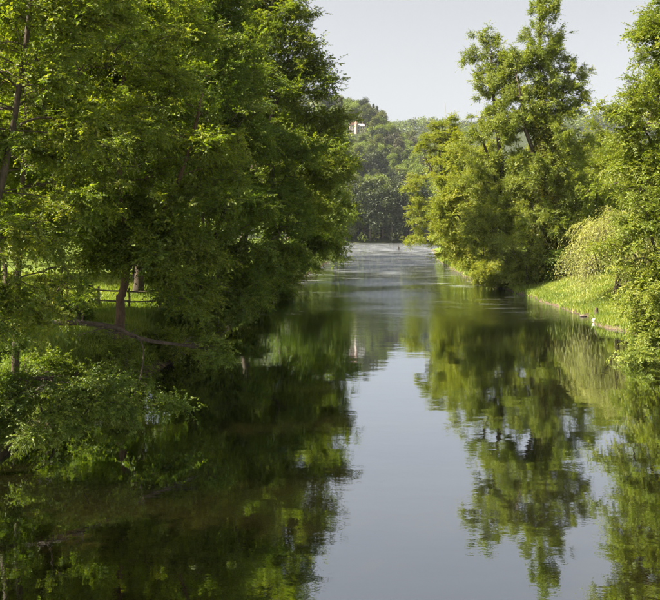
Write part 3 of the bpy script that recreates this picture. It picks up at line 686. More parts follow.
# pale weeping willow
wx, wy = 21.2, 60.0
make_tree('weeping_willow', 'small pale weeping willow on the grassy bank behind the green tree at the right', 'tree', 32,
    [[base(wx + .6, wy + .5), (wx + 0.6, wy + .4, 3.5), (wx + 0.3, wy, 5.5), (wx, wy, 6.8)], [(wx + .6, wy + .4, 3.0), (wx - 0.8, wy, 4.8), (wx - 1.8, wy, 5.3)], [(wx + .6, wy + .4, 3.2), (wx + 2.2, wy, 5), (wx + 3.2, wy, 5.8)]],
    [(wx - 1.9, wy, 4.6, 1.3, 1.6, 1.1), (wx + 0.2, wy - .6, 7.0, 1.6, 1.6, 0.8), (wx - 1.2, wy, 5.6, 1.7, 1.8, 1.2), (wx + 1.0, wy - 1, 6.4, 2.2, 2, 1.2), (wx - 0.6, wy, 5.9, 1.9, 1.9, 1.3), (wx + 0.8, wy, 6.6, 1.9, 2.0, 1.1), (wx + 2.4, wy, 5.8, 1.8, 2, 1.5), (wx - 1.6, wy, 4.4, 1.2, 1.5, 1.0), (wx + 1, wy - 1.2, 4.6, 2.0, 1.2, 1.2, .9), (wx + 1.2, wy - 1.5, 3.9, 1.8, .8, .8, 1.0), (wx - 2.2, wy - .8, 3.9, 1.0, 1.2, .8, 1.2)],
    'willow', r0=0.2, dens=1.9, leaf=0.15, ntw=9, tl=2.0, nlf=12, droop=1.25, horiz=0.4, limbs=5, upw=0.2, wid=0.14, angle=0.35, tint=(0.5, 0.25))
# tall poplar wrapped in ivy
make_tree('poplar_tree', 'tallest tree of the right bank, open spire above an ivy-wrapped trunk', 'tree', 33,
    [[base(21.8, 80), (21.7, 80, 8), (21.3, 80, 16), (21.0, 80, 23), (21.2, 80, 29)], [(21.5, 80, 12), (23, 80, 17), (23.6, 80, 22)], [(21.6, 80, 11), (19.6, 79.6, 16), (18.8, 79.5, 21)]],
    [L(545, 15, 80, 1.7, 1.8, 2.2, 1.3), L(538, 60, 80, 1.7, 1.8, 2.2, 1.2), L(556, 66, 80, 1.6, 1.6, 1.8, 1.1), L(503, 72, 82, 1.5, 1.6, 2.2, 1.2), L(500, 130, 80, 1.6, 2, 2, 1.3), L(574, 72, 80, 1.3, 1.5, 1.5, 1.2), L(562, 108, 80, 1.7, 1.8, 2.0, 1.2), L(583, 96, 80, 0.9, 1.3, 1.0, 1.2), L(516, 100, 80.5, 1.6, 1.8, 2.2, 1.2), L(545, 118, 80, 2, 2, 2, 1.1), L(582, 150, 80, 1.2, 1.6, 1.6), L(560, 42, 80, 1.2, 1.5, 1.5, .9), L(522, 62, 80, 1.5, 2, 1.9), L(550, 88, 80, 2.0, 2.2, 2.0), L(572, 92, 80, 1.1, 1.6, 1.4, .9), L(520, 120, 80, 2.2, 2.4, 2.4), L(560, 140, 80, 2.3, 2.6, 2.4),
     L(535, 175, 79.5, 2.6, 2.8, 2.6), L(575, 190, 80, 2.0, 2.4, 2.6), L(540, 225, 79, 2.8, 2.8, 2.4), L(568, 240, 79.5, 1.8, 2.2, 2.0), L(514, 200, 81, 1.8, 2.2, 2.2), L(516, 172, 82, 1.5, 2.0, 1.8), L(515, 250, 78.5, 1.9, 2.4, 2.0), L(532, 36, 80, 1.0, 1.3, 1.5, .9)],
    'poplar', r0=0.42, dens=0.75, leaf=0.15, ntw=7, tl=0.85, nlf=8, limbs=8, upw=0.75, ivy=(1.8, 19, 1.6, 2200, 0.17), shell=0.6, tint=(0.45, 0.25), pathw=0.25, bough='P', bd=0.88, bs=0.78, bpitch=0.45)
make_tree('poplar_tree', 'second tall poplar, left of the spired one with a rounder top', 'tree', 34,
    [[base(18.9, 84), (18.6, 84, 8), (17.8, 84, 15), (17.2, 84, 21), (17.0, 84, 25)], [(18.5, 84, 9), (16.6, 84, 14), (15.8, 84, 18)]],
    [L(493, 58, 84, 2.1, 2.4, 2.1, 1.3), L(482, 85, 84, 1.3, 2, 1.6), L(505, 90, 84, 1.9, 2.2, 2.2), L(487, 125, 84, 2.0, 2.4, 2.2), L(505, 160, 83.5, 2.3, 2.6, 2.6), L(485, 180, 83.5, 2.3, 2.6, 2.6), L(497, 225, 82.5, 2.4, 2.6, 2.6), L(480, 235, 82, 2.2, 2.6, 2.4)],
    'poplar', r0=0.34, dens=0.62, leaf=0.155, ntw=7, tl=0.9, nlf=8, limbs=7, upw=0.7, shell=0.55, tint=(0.52, 0.25), pathw=0.25, bough='P', bd=0.62, bs=0.85, bpitch=0.35)
make_tree('ash_tree', 'sunny yellow-green tree left of the poplars, leafy down to the water', 'tree', 35,
    [[base(20.2, 101), (19.6, 101, 6), (18.6, 101, 11), (18, 101, 16)], [(19.9, 101, 4), (17, 100, 7), (15, 99, 9)]],
    [L(468, 150, 101, 2.4, 3, 2.0), L(455, 185, 100, 2.4, 3, 2.4), L(478, 190, 101, 3.0, 3, 3.2), L(450, 220, 99, 2.2, 3, 2.0), L(470, 235, 99, 3.0, 3, 2.4), L(455, 252, 98, 2.0, 2.6, 1.2), L(490, 255, 97, 2.2, 2.6, 1.6), L(440, 215, 99, 1.2, 2, 1.2)],
    'maple', r0=0.3, dens=0.42, leaf=0.18, ntw=7, tl=0.95, nlf=9, limbs=5, upw=0.35, tint=(0.45, 0.25), bough='L', bd=0.25, bs=0.85)
make_tree('ash_tree', 'bright tree leaning over the rapids with a long arm of leaves reaching left', 'tree', 36,
    [[base(23.2, 148), (22.2, 148, 7), (21, 148, 14), (20.4, 148, 21), (21, 148, 26)], [(22.6, 148, 4.5), (18.5, 147, 8), (15.8, 147, 9)], [(21.2, 148, 13), (18.6, 148, 18), (17.4, 148, 20.5)], [(21, 148, 15), (23.5, 148, 19), (25, 148, 21)]],
    [L(447, 127, 148, 2.2, 2.6, 2.0, 1.6), L(435, 138, 148, 2.6, 2.8, 1.7, 1.6), L(452, 150, 148, 2.8, 3, 3, 1.3), L(441, 158, 148, 2.4, 3, 2.4, 1.3), L(422, 150, 148, 1.3, 2, 1.1), L(462, 150, 148, 2.4, 2.8, 2.6), L(440, 172, 148, 2.6, 3, 2.0), L(420, 178, 147.5, 1.9, 2.6, 1.5), L(448, 205, 148, 3.6, 3.6, 3), L(422, 210, 147, 2.8, 3, 2.4),
     L(432, 232, 146.5, 3.2, 3.4, 2.2), L(415, 237, 146, 1.6, 2.4, 1.6), L(410, 190, 147, 1.2, 2, .9), L(455, 240, 146, 3, 3, 2.6)],
    'maple', r0=0.36, dens=0.24, leaf=0.24, ntw=8, tl=1.15, nlf=9, limbs=6, upw=0.35, tint=(0.55, 0.25), shell=0.55, bough='L', bd=0.24, bs=0.85)
make_tree('maple_tree', 'rounded tree between the leaning bright one and the sunny yellow-green one', 'tree', 37,
    [[base(24, 124), (23.6, 124, 6), (23, 124, 12), (22.6, 124, 17)]],
    [L(470, 175, 124, 4, 4, 3), L(462, 205, 123, 4, 4, 4), L(485, 215, 123, 4, 4, 4), L(448, 232, 122, 2.8, 3.5, 2.4), L(458, 160, 124, 2.6, 3, 2.2)],
    'maple', r0=0.3, dens=0.2, leaf=0.22, ntw=8, tl=1.1, nlf=9, limbs=4, upw=0.35, tint=(0.4, 0.25), twig_geo=False, bough='L', bd=0.16, bs=1.2)
BR = [
 (29.5, 88, 13, 'oak', 'dark green tree behind the ivy-clad poplar and the willow', 5.0),
 (36, 98, 20, 'oak', 'tree seen in the gap between poplar and the near green tree', 5.0),
 (30, 72, 9.5, 'alder', 'shaded round tree right behind the weeping willow', 3.6),
 (33, 112, 19, 'maple', 'tall tree in the row behind the poplars', 6.0),
 (30, 140, 18, 'maple', 'tree in the back row beyond the poplars', 6.0),
 (30, 175, 19, 'maple', 'tree on the right bank beyond the leaning bright one', 6.0),
]
for q, (x, y, h_, mt_, lab, r_) in enumerate(BR):
    b_ = base(x, y)
    lob = [(x, y, h_ - 3.0, r_ * 0.7, r_ * 0.7, 3.0), (x, y, h_ * 0.6, r_, r_, h_ * 0.24), (x - 1, y - 0.5, h_ * 0.36, r_, r_, h_ * 0.2)]
    make_tree('oak_tree' if mt_ == 'oak' else 'maple_tree' if mt_ == 'maple' else 'alder_tree', lab, 'tree', 80 + q,
        [[b_, (x + 0.2, y, h_ * 0.3), (x - 0.1, y, h_ * 0.6), (x, y, h_ * 0.85)]], lob, mt_, r0=0.28, dens=0.10, bough='L', bd=0.14, bs=1.1, leaf=0.24, ntw=8, tl=1.1, nlf=8, limbs=4, upw=0.35, twig_geo=False, tint=(0.42, 0.22))
SR = [
 (18.7, 84.5, 1.5, 1.5, 'maple', 'round bright bush at the right waterline below the second poplar'),
 (18.3, 90.5, 1.4, 1.3, 'maple', 'small bright bush upriver of the round one'),
 (19.6, 79.5, 1.7, 2.6, 'poplar', 'grey-green bush at the foot of the spired poplar'),
 (22.8, 77.5, 1.2, 2.0, 'alder', 'dark bush right of the ivy-clad trunk'),
 (20.0, 97.0, 2.2, 2.6, 'maple', 'bush under the sunny yellow-green tree'),
 (20.4, 112.0, 2.4, 2.6, 'maple', 'bush at the waterline between the bright trees'),
 (22.4, 130.0, 2.4, 2.6, 'maple', 'waterside bush just before the leaning bright tree'),
 (25.6, 66.0, 1.9, 3.2, 'oak', 'bush beside the weeping willow on its right'),
]
for q, (x, y, r_, h_, mt_, lab) in enumerate(SR): shrub(x, y, r_, h_, mt_, lab, 300 + q, leaf=0.15 + 0.0006 * y, lean=-0.4)

# ------------------------------------------------------------------ far woods
def far_tree(seed, h, r, mt_, conifer=False, leaf=0.7, n=900):
    rng = np.random.default_rng(seed); g_ = Geo()
    V, F = tube(np.array([(0, 0, -1), (0, 0, h * 0.35), (rng.normal(0, .3), rng.normal(0, .3), h * 0.75)]), [r * .07, r * .055, r * .02], 5); g_.add(V, Q=F, mi=1)
    if conifer:
        z = h * (0.12 + 0.88 * rng.uniform(0, 1, n) ** 1.3); rr = r * 0.55 * (1 - z / h) ** 0.85 * rng.uniform(0.3, 1.05, n) ; az = rng.uniform(0, 6.28, n)
        P = np.stack([np.cos(az) * rr, np.sin(az) * rr, z - rr * 0.25], 1)
    else:
        P = []
        for k in range(11):
            f = rng.uniform(0.3, 0.92); a = rng.uniform(0, 6.28); q = r * rng.uniform(0.15, 0.62) * (1.15 - abs(f - 0.5))
            c = np.array([math.cos(a) * q, math.sin(a) * q, h * f]); s_ = r * rng.uniform(0.28, 0.48)
            d = norm(rng.normal(0, 1, (n // 11, 3))); P.append(c + d * np.array([s_, s_, s_ * 0.85]) * (rng.uniform(0, 1, n // 11) ** 0.3)[:, None])
        P = np.concatenate(P)
    P2 = np.repeat(P, 5, 0) + rng.normal(0, leaf * 0.8, (len(P) * 5, 3))
    tn = np.clip(0.5 + 0.25 * vnoise(P2[:, 0], P2[:, 1] + P2[:, 2], 2.6, seed) + rng.normal(0, 0.13, len(P2)), 0, 1)
    V, F, tn = leaf_quads(P2, rng.normal(0, 1, P2.shape) * [1, 1, 0.5], leaf * rng.uniform(0.6, 1.3, len(P2)), rng, tn, wid=0.38, spread=0.9)
    g_.add(V, Q=F, mi=0, qt=tn)
    return g_.mesh('woodland_tree', [M[mt_], M['bark']])
KIND = {}
spec = [('round green', 'fargreen', 14, 5.6, 0), ('broad green', 'fargreen', 13, 6.4, 0), ('pale green', 'farpale', 12, 5.4, 0), ('pale yellow-green', 'farpale', 14, 5.8, 0),
        ('dark green', 'fardark', 15, 5.6, 0), ('greyish thin', 'fargrey', 14, 4.4, 0), ('pointed conifer', 'fardark', 19, 5.6, 1)]
for k, (nm, mt_, h_, r_, cf) in enumerate(spec): KIND[k] = (nm, far_tree(400 + k, h_, r_, mt_, cf, 0.62 if not cf else 0.7), h_)
# villa position: where its line of sight meets the hillside
yy = np.arange(560, 880, 1.0)
hx = (357 - 330) / FX * yy
pyy = HZ - (ground_z(hx, yy) - CH) / yy * FX
hi = int(np.argmin(np.abs(pyy - 132.5))); HX, HY = float(hx[hi]), float(yy[hi]); HZ0 = gzf(HX, HY)
rng = np.random.default_rng(77)
cand = []
def hillpts(y0, y1, step, xa, xb):
    res = []
    y = y0
    while y < y1:
        w0 = (xa(y)); w1 = xb(y); x = w0 + rng.uniform(0, step)
        while x < w1:
            res.append((x + rng.normal(0, step * 0.22), y + rng.normal(0, step * 0.22))); x += step
        y += step * 0.9
    return res
nearw = hillpts(439.5, 475, 7.5, lambda y: -12.0, lambda y: 60)
hill = hillpts(480, 900, 12.5, lambda y: (322 - 330) / FX * y, lambda y: (400 + (y - 472) * 0.16 - 330) / FX * y)
hill2 = hillpts(905, 935, 12, lambda y: (325 - 330) / FX * y, lambda y: (392 - 330) / FX * y)
ridge = hillpts(1300, 1430, 15, lambda y: (380 - 330) / FX * y, lambda y: (720 - 330) / FX * y)
far_used = 0
def where(x, y, kk):
    px = x * FX / y + 330
    side_ = 'left side' if px < 352 else 'middle' if px < 378 else 'right side' if px < 400 else 'far right'
    if y < 480: return KIND[kk][0] + (' tree at the water edge' if y < 452 else ' tree in the second row') + ' of the far bank, ' + side_
    if y > 850: return KIND[kk][0] + ' tree on the crest of the wooded hill, ' + side_
    band = 'foot' if y < 560 else 'lower slope' if y < 640 else 'middle slope' if y < HY - 20 else 'beside the villa' if y < HY + 40 else 'above the villa'
    return KIND[kk][0] + ' tree on the ' + side_ + ' of the wooded hill, ' + band
def place_far(x, y, k, sc, label, group):
    nm, me, h_ = KIND[k]
    o = bpy.data.objects.new('conifer_tree' if k == 6 else 'woodland_tree', me); COL.objects.link(o)
    o.location = (x, y, gzf(x, y) - 0.5); o.rotation_euler = (0, 0, rng.uniform(0, 6.28)); s_ = sc * rng.uniform(0.8, 1.2); o.scale = (s_, s_, s_ * rng.uniform(0.9, 1.15))
    o['label'] = where(x, y, k); o['category'] = 'tree'; o['group'] = KIND[k][0] + (' trees on the far bank' if 'far bank' in o['label'] else ' trees on the crest' if 'crest' in o['label'] else ' trees on the slope')
for (x, y) in nearw:
    if water_dist(np.array([x]), np.array([y]))[0] > -2: continue
    k = int(rng.choice([4, 4, 4, 0])) if y < 456 else int(rng.choice([4, 1, 2, 0]))  # mostly the dark kind by the water: shade put into the leaf colour
    place_far(x, y, k, 1.75 if y < 452 else 2.05, KIND[k][0] + ' tree in the tall wall of woods on the far bank above the rapids', KIND[k][0] + ' trees on the far bank'); far_used += 1
for (x, y) in hill + hill2:
    if abs(x - HX) < 12 and HY - 20 < y < HY + 9: continue
    crest = y > 850
    if crest: k = int(rng.choice([6, 4, 5, 0, 6, 5]))
    else: k = int(rng.choice([0, 1, 2, 3, 4, 0, 2, 5, 3]))
    place_far(x, y, k, (0.8 if crest else (0.62 if abs(x - HX) < 14 and HY - 60 < y < HY else 1.2)), KIND[k][0] + (' tree on the crest of the wooded hill behind the villa' if crest else ' tree on the slope of the wooded hill upriver'), KIND[k][0] + (' trees on the crest' if crest else ' trees on the slope')); far_used += 1
print('far trees', far_used, 'ridge', len(ridge), 'villa', HX, HY, HZ0)
# the remote ridge and the parts of the woods beside the view read as one mass
def wood_mass(name, pts, scale, lseed, mats, leaf, per=130):
    r2 = np.random.default_rng(lseed); g_ = Geo()
    for (x, y) in pts:
        z = gzf(x, y); s_ = scale * r2.uniform(0.8, 1.2); mi = int(r2.integers(0, len(mats)))
        d = norm(r2.normal(0, 1, (per, 3))); P = np.array([x, y, z + 7 * s_]) + d * np.array([5.6, 5.6, 6.2]) * s_ * (r2.uniform(0.2, 1, per) ** 0.4)[:, None] * (1 + 0.25 * np.sin(d[:, :1] * 5 + x))
        tn = np.clip(0.5 + r2.normal(0, 0.2, per), 0, 1)
        V, F, tn = leaf_quads(P, r2.normal(0, 1, P.shape) * [1, 1, 0.5], leaf * r2.uniform(0.6, 1.3, per), r2, tn, wid=0.4, spread=0.9)
        g_.add(V, Q=F, mi=mi, qt=tn)
    o = link(bpy.data.objects.new(name, g_.mesh(name, [M[q] for q in mats])))
    return tag(o, kind='stuff')
wood_mass('distant_woods', ridge, 1.3, 501, ['fargreen', 'farpale', 'fardark'], 2.4, 100)['label'] = 'hazy woods on the most distant ridge'
side = [(x, y) for (x, y) in hillpts(441, 1000, 21, lambda y: -0.42 * y, lambda y: 0.42 * y) if not (-9 / FX * y < x and ((y < 472 and x < 60) or (y >= 472 and x < (400 + (y - 472) * 0.16 - 330) / FX * y)))]
wood_mass('hillside_woods', side, 1.7, 502, ['fargreen', 'farpale', 'fardark'], 2.4, 80)['label'] = 'wooded hillside beside the river valley'
under = [(x, y) for (x, y) in hillpts(438, 905, 8, lambda y: (318 - 330) / FX * y, lambda y: (405 + max(y - 472, 0) * 0.16 - 330) / FX * y) if not (abs(x - HX) < 11 and HY - 8 < y < HY + 8)]
wood_mass('undergrowth', under, 0.5, 504, ['fargreen', 'farpale', 'fardark'], 1.3, 60)['label'] = 'undergrowth between the trees of the wooded hill'
flank = [(x, y) for (x, y) in hillpts(120, 441, 17, lambda y: -70 - 0.2 * y, lambda y: 90 + 0.2 * y) if (x < -24 and y > 100) or (x > np.interp(y, XR[:, 0], XR[:, 1]) + 12 and x > 34)]
flank += [(x, y) for (x, y) in hillpts(90, 125, 12, lambda y: -70, lambda y: -24)]
wood_mass('bankside_woods', flank, 1.1, 503, ['fargreen', 'farpale', 'fardark'], 1.6, 110)['label'] = 'woods standing back from both banks of the river'

# ------------------------------------------------------------------ villa on the hill
def box(bm, x0, x1, y0, y1, z0, z1):
    vs = [bm.verts.new(v) for v in ((x0, y0, z0), (x1, y0, z0), (x1, y1, z0), (x0, y1, z0), (x0, y0, z1), (x1, y0, z1), (x1, y1, z1), (x0, y1, z1))]
    for f in ((3, 2, 1, 0), (4, 5, 6, 7), (0, 1, 5, 4), (1, 2, 6, 5), (2, 3, 7, 6), (3, 0, 4, 7)): bm.faces.new([vs[k] for k in f])
def bobj(name, fn, mt_, parent=None, loc=None):
    bm = bmesh.new(); fn(bm); bmesh.ops.recalc_face_normals(bm, faces=bm.faces); me = bpy.data.meshes.new(name); bm.to_mesh(me); bm.free(); me.materials.append(mt_)
    o = link(bpy.data.objects.new(name, me), parent)
    if loc is not None: o.location = loc
    return o
M['plaster'] = rough_mat('plaster', (0.40, 0.35, 0.31), (0.47, 0.41, 0.37), 0.8, 0.9, 0.1)
M['roof_red'] = rough_mat('roof_red', (0.28, 0.14, 0.11), (0.40, 0.22, 0.17), 1.2, 0.85, 0.2)
M['roof_grey'] = rough_mat('roof_grey', (0.26, 0.25, 0.26), (0.36, 0.35, 0.35), 1.2, 0.8, 0.2)
M['glass_dark'] = rough_mat('glass_dark', (0.02, 0.025, 0.03), (0.04, 0.045, 0.05), 1.0, 0.2, 0.0)
v = empty('villa', (HX, HY, HZ0 - 0.5), 'pale pink villa with a pointed red turret and grey roofed wing on the wooded hill', 'villa')
bobj('wall', lambda b: box(b, -8, -1.6, -3, 5, -3, 8.2), M['plaster'], v)
bobj('wall', lambda b: box(b, 0.0, 8.2, -2.2, 5.5, -3, 7.6), M['plaster'], v)
def gable(b, x0, x1, y0, y1, z0, z1):
    xm = (x0 + x1) / 2; vs = [b.verts.new(p) for p in ((x0, y0, z0), (x1, y0, z0), (x1, y1, z0), (x0, y1, z0), (xm, y0, z1), (xm, y1, z1))]
    for f in ((0, 1, 4), (2, 3, 5), (1, 2, 5, 4), (3, 0, 4, 5), (3, 2, 1, 0)): b.faces.new([vs[k] for k in f])
def hip(b, x0, x1, y0, y1, z0, z1):
    ym = (y0 + y1) / 2; vs = [b.verts.new(p) for p in ((x0, y0, z0), (x1, y0, z0), (x1, y1, z0), (x0, y1, z0), (x0 + 1.8, ym, z1), (x1 - 1.8, ym, z1))]
    for f in ((0, 1, 5, 4), (2, 3, 4, 5), (1, 2, 5), (3, 0, 4), (3, 2, 1, 0)): b.faces.new([vs[k] for k in f])
bobj('roof', lambda b: gable(b, -8.5, -1.4, -3.4, 5.4, 8.21, 11.6), M['roof_red'], v)
rf = bobj('roof', lambda b: hip(b, -0.4, 8.7, -2.7, 6.0, 7.61, 10.2), M['roof_grey'], v)
bobj('chimney', lambda b: box(b, 5.2, 6.0, 1.8, 2.6, 8.5, 11.4), M['roof_red'], rf)
def cyl(b, r0_, r1_, z0, z1, n_=10, x=0, y=0):
    a = [b.verts.new((x + r0_ * math.cos(k * 6.2832 / n_), y + r0_ * math.sin(k * 6.2832 / n_), z0)) for k in range(n_)]
    if r1_ > 0:
        c = [b.verts.new((x + r1_ * math.cos(k * 6.2832 / n_), y + r1_ * math.sin(k * 6.2832 / n_), z1)) for k in range(n_)]
        for k in range(n_): b.faces.new((a[k], a[(k + 1) % n_], c[(k + 1) % n_], c[k]))
        b.faces.new(c)
    else:
        t = b.verts.new((x, y, z1))
        for k in range(n_): b.faces.new((a[k], a[(k + 1) % n_], t))
    b.faces.new(a[::-1])
bobj('turret', lambda b: cyl(b, 1.7, 1.7, -3, 9.4, 12, -1.0, -2.6), M['plaster'], v)
bobj('turret_roof', lambda b: cyl(b, 2.1, 0, 9.4, 13.2, 12, -1.0, -2.6), M['roof_red'], v)
for (x0, z0, yy0) in [(-6.8, 1.2, -3), (-4.4, 1.2, -3), (-6.8, 4.8, -3), (-4.4, 4.8, -3), (1.9, 1.0, -2.2), (4.3, 1.0, -2.2), (6.6, 1.0, -2.2), (1.9, 4.4, -2.2), (4.3, 4.4, -2.2), (6.6, 4.4, -2.2)]:
    wf = bobj('window', lambda b: box(b, x0 - 0.62, x0 + 0.62, yy0 - 0.10, yy0 + 0.05, z0 - 0.1, z0 + 2.0), M['stone_white'], v)
    bobj('pane', lambda b: box(b, x0 - 0.5, x0 + 0.5, yy0 - 0.13, yy0 - 0.03, z0, z0 + 1.88), M['glass_dark'], wf)
v.scale = (0.86, 0.86, 0.86)
# thin mast on the remote ridge
mx_, my_ = (445.3 - 330) / FX * 1395, 1395.0; mz_ = gzf(mx_, my_)
top_ = CH + (HZ - 104) / FX * my_
mm = empty('radio_mast', (mx_, my_, mz_), 'thin lattice mast rising above the distant ridge between the trees', 'mast')
M['metal'] = rough_mat('mast_metal', (0.35, 0.34, 0.34), (0.45, 0.44, 0.44), 2, 0.6, 0.0)
hh = top_ - mz_
def mastf(b):
    for a in (0, 2.094, 4.189):
        for k in range(8):
            z0, z1 = hh * k / 8, hh * (k + 1) / 8; r_a, r_b = 1.5 * (1 - k / 8.6), 1.5 * (1 - (k + 1) / 8.6)
            for (aa, ab) in ((a, a), (a, a + 2.094)):
                p0 = Vector((r_a * math.cos(aa), r_a * math.sin(aa), z0)); p1 = Vector((r_b * math.cos(ab), r_b * math.sin(ab), z1))
                V_, F_ = tube(np.array([p0, (p0 + p1) / 2, p1]), [0.13] * 3, 4); vs = [b.verts.new(q) for q in V_]
                for f in F_: b.faces.new([vs[int(q)] for q in f])
bobj('lattice', mastf, M['metal'], mm)
bobj('antenna', lambda b: cyl(b, 0.22, 0.12, hh, hh + 7, 6), M['metal'], mm)

# ------------------------------------------------------------------ rail fence in the meadow behind the left trees
fx0, fy0 = -14.4, 43.2
fn = empty('rail_fence', (fx0, fy0, gzf(fx0, fy0)), 'weathered wooden post and rail fence in the sunlit meadow behind the reddish trunk', 'fence')
posts = []
for k in range(7):
    x = fx0 + 1.62 * k * 0.98 - 1.6; y = fy0 + 0.45 * k; z = gzf(x, y); posts.append((x, y, z))
    def pf(b, x=x, y=y, z=z):
        V_, F_ = tube(np.array([(x - fx0, y - fy0, z - 0.3 - fn.location.z), (x - fx0 + .02, y - fy0, z + 0.6 - fn.location.z), (x - fx0 + .01, y - fy0, z + 1.18 - fn.location.z)]), [0.075, 0.07, 0.062], 8)
        vs = [b.verts.new(q) for q in V_]
        for f in F_: b.faces.new([vs[int(q)] for q in f])
        b.faces.new(vs[-8:])
    bobj('post', pf, M['fence'], fn)
for k in range(6):
    for hgt in (0.42, 0.98):
        p0, p1 = np.array(posts[k]), np.array(posts[k + 1]); o_ = np.array([fx0, fy0 + 0.09, fn.location.z])
        def rf_(b, p0=p0, p1=p1, hgt=hgt, o_=o_):
            a = p0 - o_ + [-.1, 0, hgt]; c = p1 - o_ + [.1, 0, hgt + 0.05]
            V_, F_ = tube(np.array([a, (a + c) / 2 + [0, 0, -0.03], c]), [0.042, 0.048, 0.04], 7); vs = [b.verts.new(q) for q in V_]
            for f in F_: b.faces.new([vs[int(q)] for q in f])
            b.faces.new(vs[:7][::-1]); b.faces.new(vs[-7:])
        bobj('rail', rf_, M['fence'], fn)

# ------------------------------------------------------------------ things on the banks and in the water
def rock(name, loc, size, seed, mt_, label, cat, group=None, sub=3, rot=0.0):
    bm = bmesh.new(); bmesh.ops.create_icosphere(bm, subdivisions=sub, radius=1.0)
    for q in bm.verts:
        c = q.co.copy(); f = 1 + 0.28 * mnoise.noise(c * 1.4 + Vector((seed, 0, 0))) + 0.10 * mnoise.noise(c * 4 + Vector((0, seed, 0)))
        q.co = Vector((c.x * size[0], c.y * size[1], c.z * size[2])) * f
    me = bpy.data.meshes.new(name); bm.to_mesh(me); bm.free(); me.materials.append(mt_)
    o = link(bpy.data.objects.new(name, me)); o.location = loc; o.rotation_euler = (0, 0, rot)
    return tag(o, label, cat, group)
# stump and white stone on the right shore
sx, sy = float(np.interp(53.5, XR[:, 0], XR[:, 1])) + 0.25, 53.5
st = empty('tree_stump', (sx, sy, gzf(sx, sy)), 'small dark stump poking up from the bare earth of the right shore', 'stump')
V_, F_ = tube(np.array([(0, 0, -0.2), (0.02, 0, 0.15), (-0.03, 0, 0.4), (0.02, 0, 0.62)]), [0.26, 0.17, 0.13, 0.10], 10, np.random.default_rng(3), 0.12)
link(bpy.data.objects.new('stump_body', mesh_np('stump_body', V_, [F_], M['bark'], smooth=True)), st)
for k, (a, L_) in enumerate(((0.4, .4), (2.2, .35), (3.6, .45), (5.2, .3))):
    V_, F_ = tube(np.array([(0, 0, 0.05), (math.cos(a) * L_ * .5, math.sin(a) * L_ * .5, 0.06), (math.cos(a) * L_, math.sin(a) * L_, -0.08)]), [0.08, 0.05, 0.02], 6)
    link(bpy.data.objects.new('root', mesh_np('root', V_, [F_], M['bark'], smooth=True)), st)
rock('white_stone', (sx - 0.32, 53.0, 0.14), (0.15, 0.13, 0.12), 3.0, M['stone_white'], 'bright white stone at the water edge beside the dark stump', 'stone')
# a few reddish stones along the right shore
rng = np.random.default_rng(9)
SL = ['flat pinkish stone in the bare earth right of the stump', 'low brown stone between the stump and the overhanging leaves', 'small tan stone just downriver of the white one',
      'pinkish stone in the eroded edge left of the stump', 'brown stone at the waterline below the grass slope', 'tan stone half in the water mid-slope', 'dark low stone near the grassy corner of the bank',
      'pale stone at the corner by the poplars', 'flat stone below the round bright bush']
for k, y in enumerate((52.2, 51.3, 53.3, 56.6)):
    x = float(np.interp(y, XR[:, 0], XR[:, 1])) + rng.uniform(-0.1, 0.3)
    rock('bank_stone', (x, y, 0.06), (rng.uniform(.18, .36), rng.uniform(.16, .3), rng.uniform(.08, .14)), 20.0 + k, M['stone'], SL[k], 'stone', 'stones along the right shore', 2, rng.uniform(0, 3))
# pale piece of peeled wood on the left bank
pw = at(45, 389, 23.5)
V_, F_ = tube(np.array([(-0.26, 0, -0.03), (-0.12, 0, 0.03), (0.02, .02, 0.0), (0.16, .02, 0.06), (0.30, .03, 0.10)]), [0.03, 0.10, 0.12, 0.07, 0.01], 7, np.random.default_rng(8), 0.15)
o = link(bpy.data.objects.new('driftwood', mesh_np('driftwood', V_, [F_], M['peeled']))); o.location = pw
tag(o, 'short pale piece of barkless driftwood caught in the green branches at the left waterline', 'driftwood')

# bare twiggy brush over the water at the left
def brush(name, label, x, y, z, n_, L_, seed, mt_='bark_pale'):
    r2 = np.random.default_rng(seed); g_ = Geo()
    for k in range(n_):
        d = norm(np.array([r2.uniform(-0.2, 1.0), r2.normal(0, 0.6), r2.normal(0.15, 0.45)])); Lk = L_ * r2.uniform(0.4, 1.1)
        p = np.array([r2.normal(0, .12), r2.normal(0, .12), 0]); path = [p]
        for s_ in range(6): d = norm(d + r2.normal(0, 0.16, 3) + [0, 0, -0.03]); p = p + d * Lk / 6; path.append(p)
        path = np.array(path); V_, F_ = tube(path, np.linspace(0.02, 0.004, 7), 4); g_.add(V_, Q=F_)
        for q in range(6):
            a = path[r2.integers(2, 7)]; e = norm(d + r2.normal(0, 0.8, 3)) * Lk * r2.uniform(0.1, 0.3)
            V_, F_ = tube(np.array([a, a + e * .5, a + e]), [0.007, 0.005, 0.002], 3); g_.add(V_, Q=F_)
    o = link(bpy.data.objects.new(name, g_.mesh(name, [M[mt_]], True))); o.location = (x, y, z); return tag(o, label, 'dead branch')
brush('dead_branches', 'tangle of dead pale twigs low over the water beside the driftwood', -9.2, 24.2, 1.4, 9, 2.2, 91, 'bark')
brush('dead_branches', 'brown dead brush on the dark bank below the many-stemmed alder', -7.0, 43.5, 1.5, 12, 2.2, 93, 'bark')

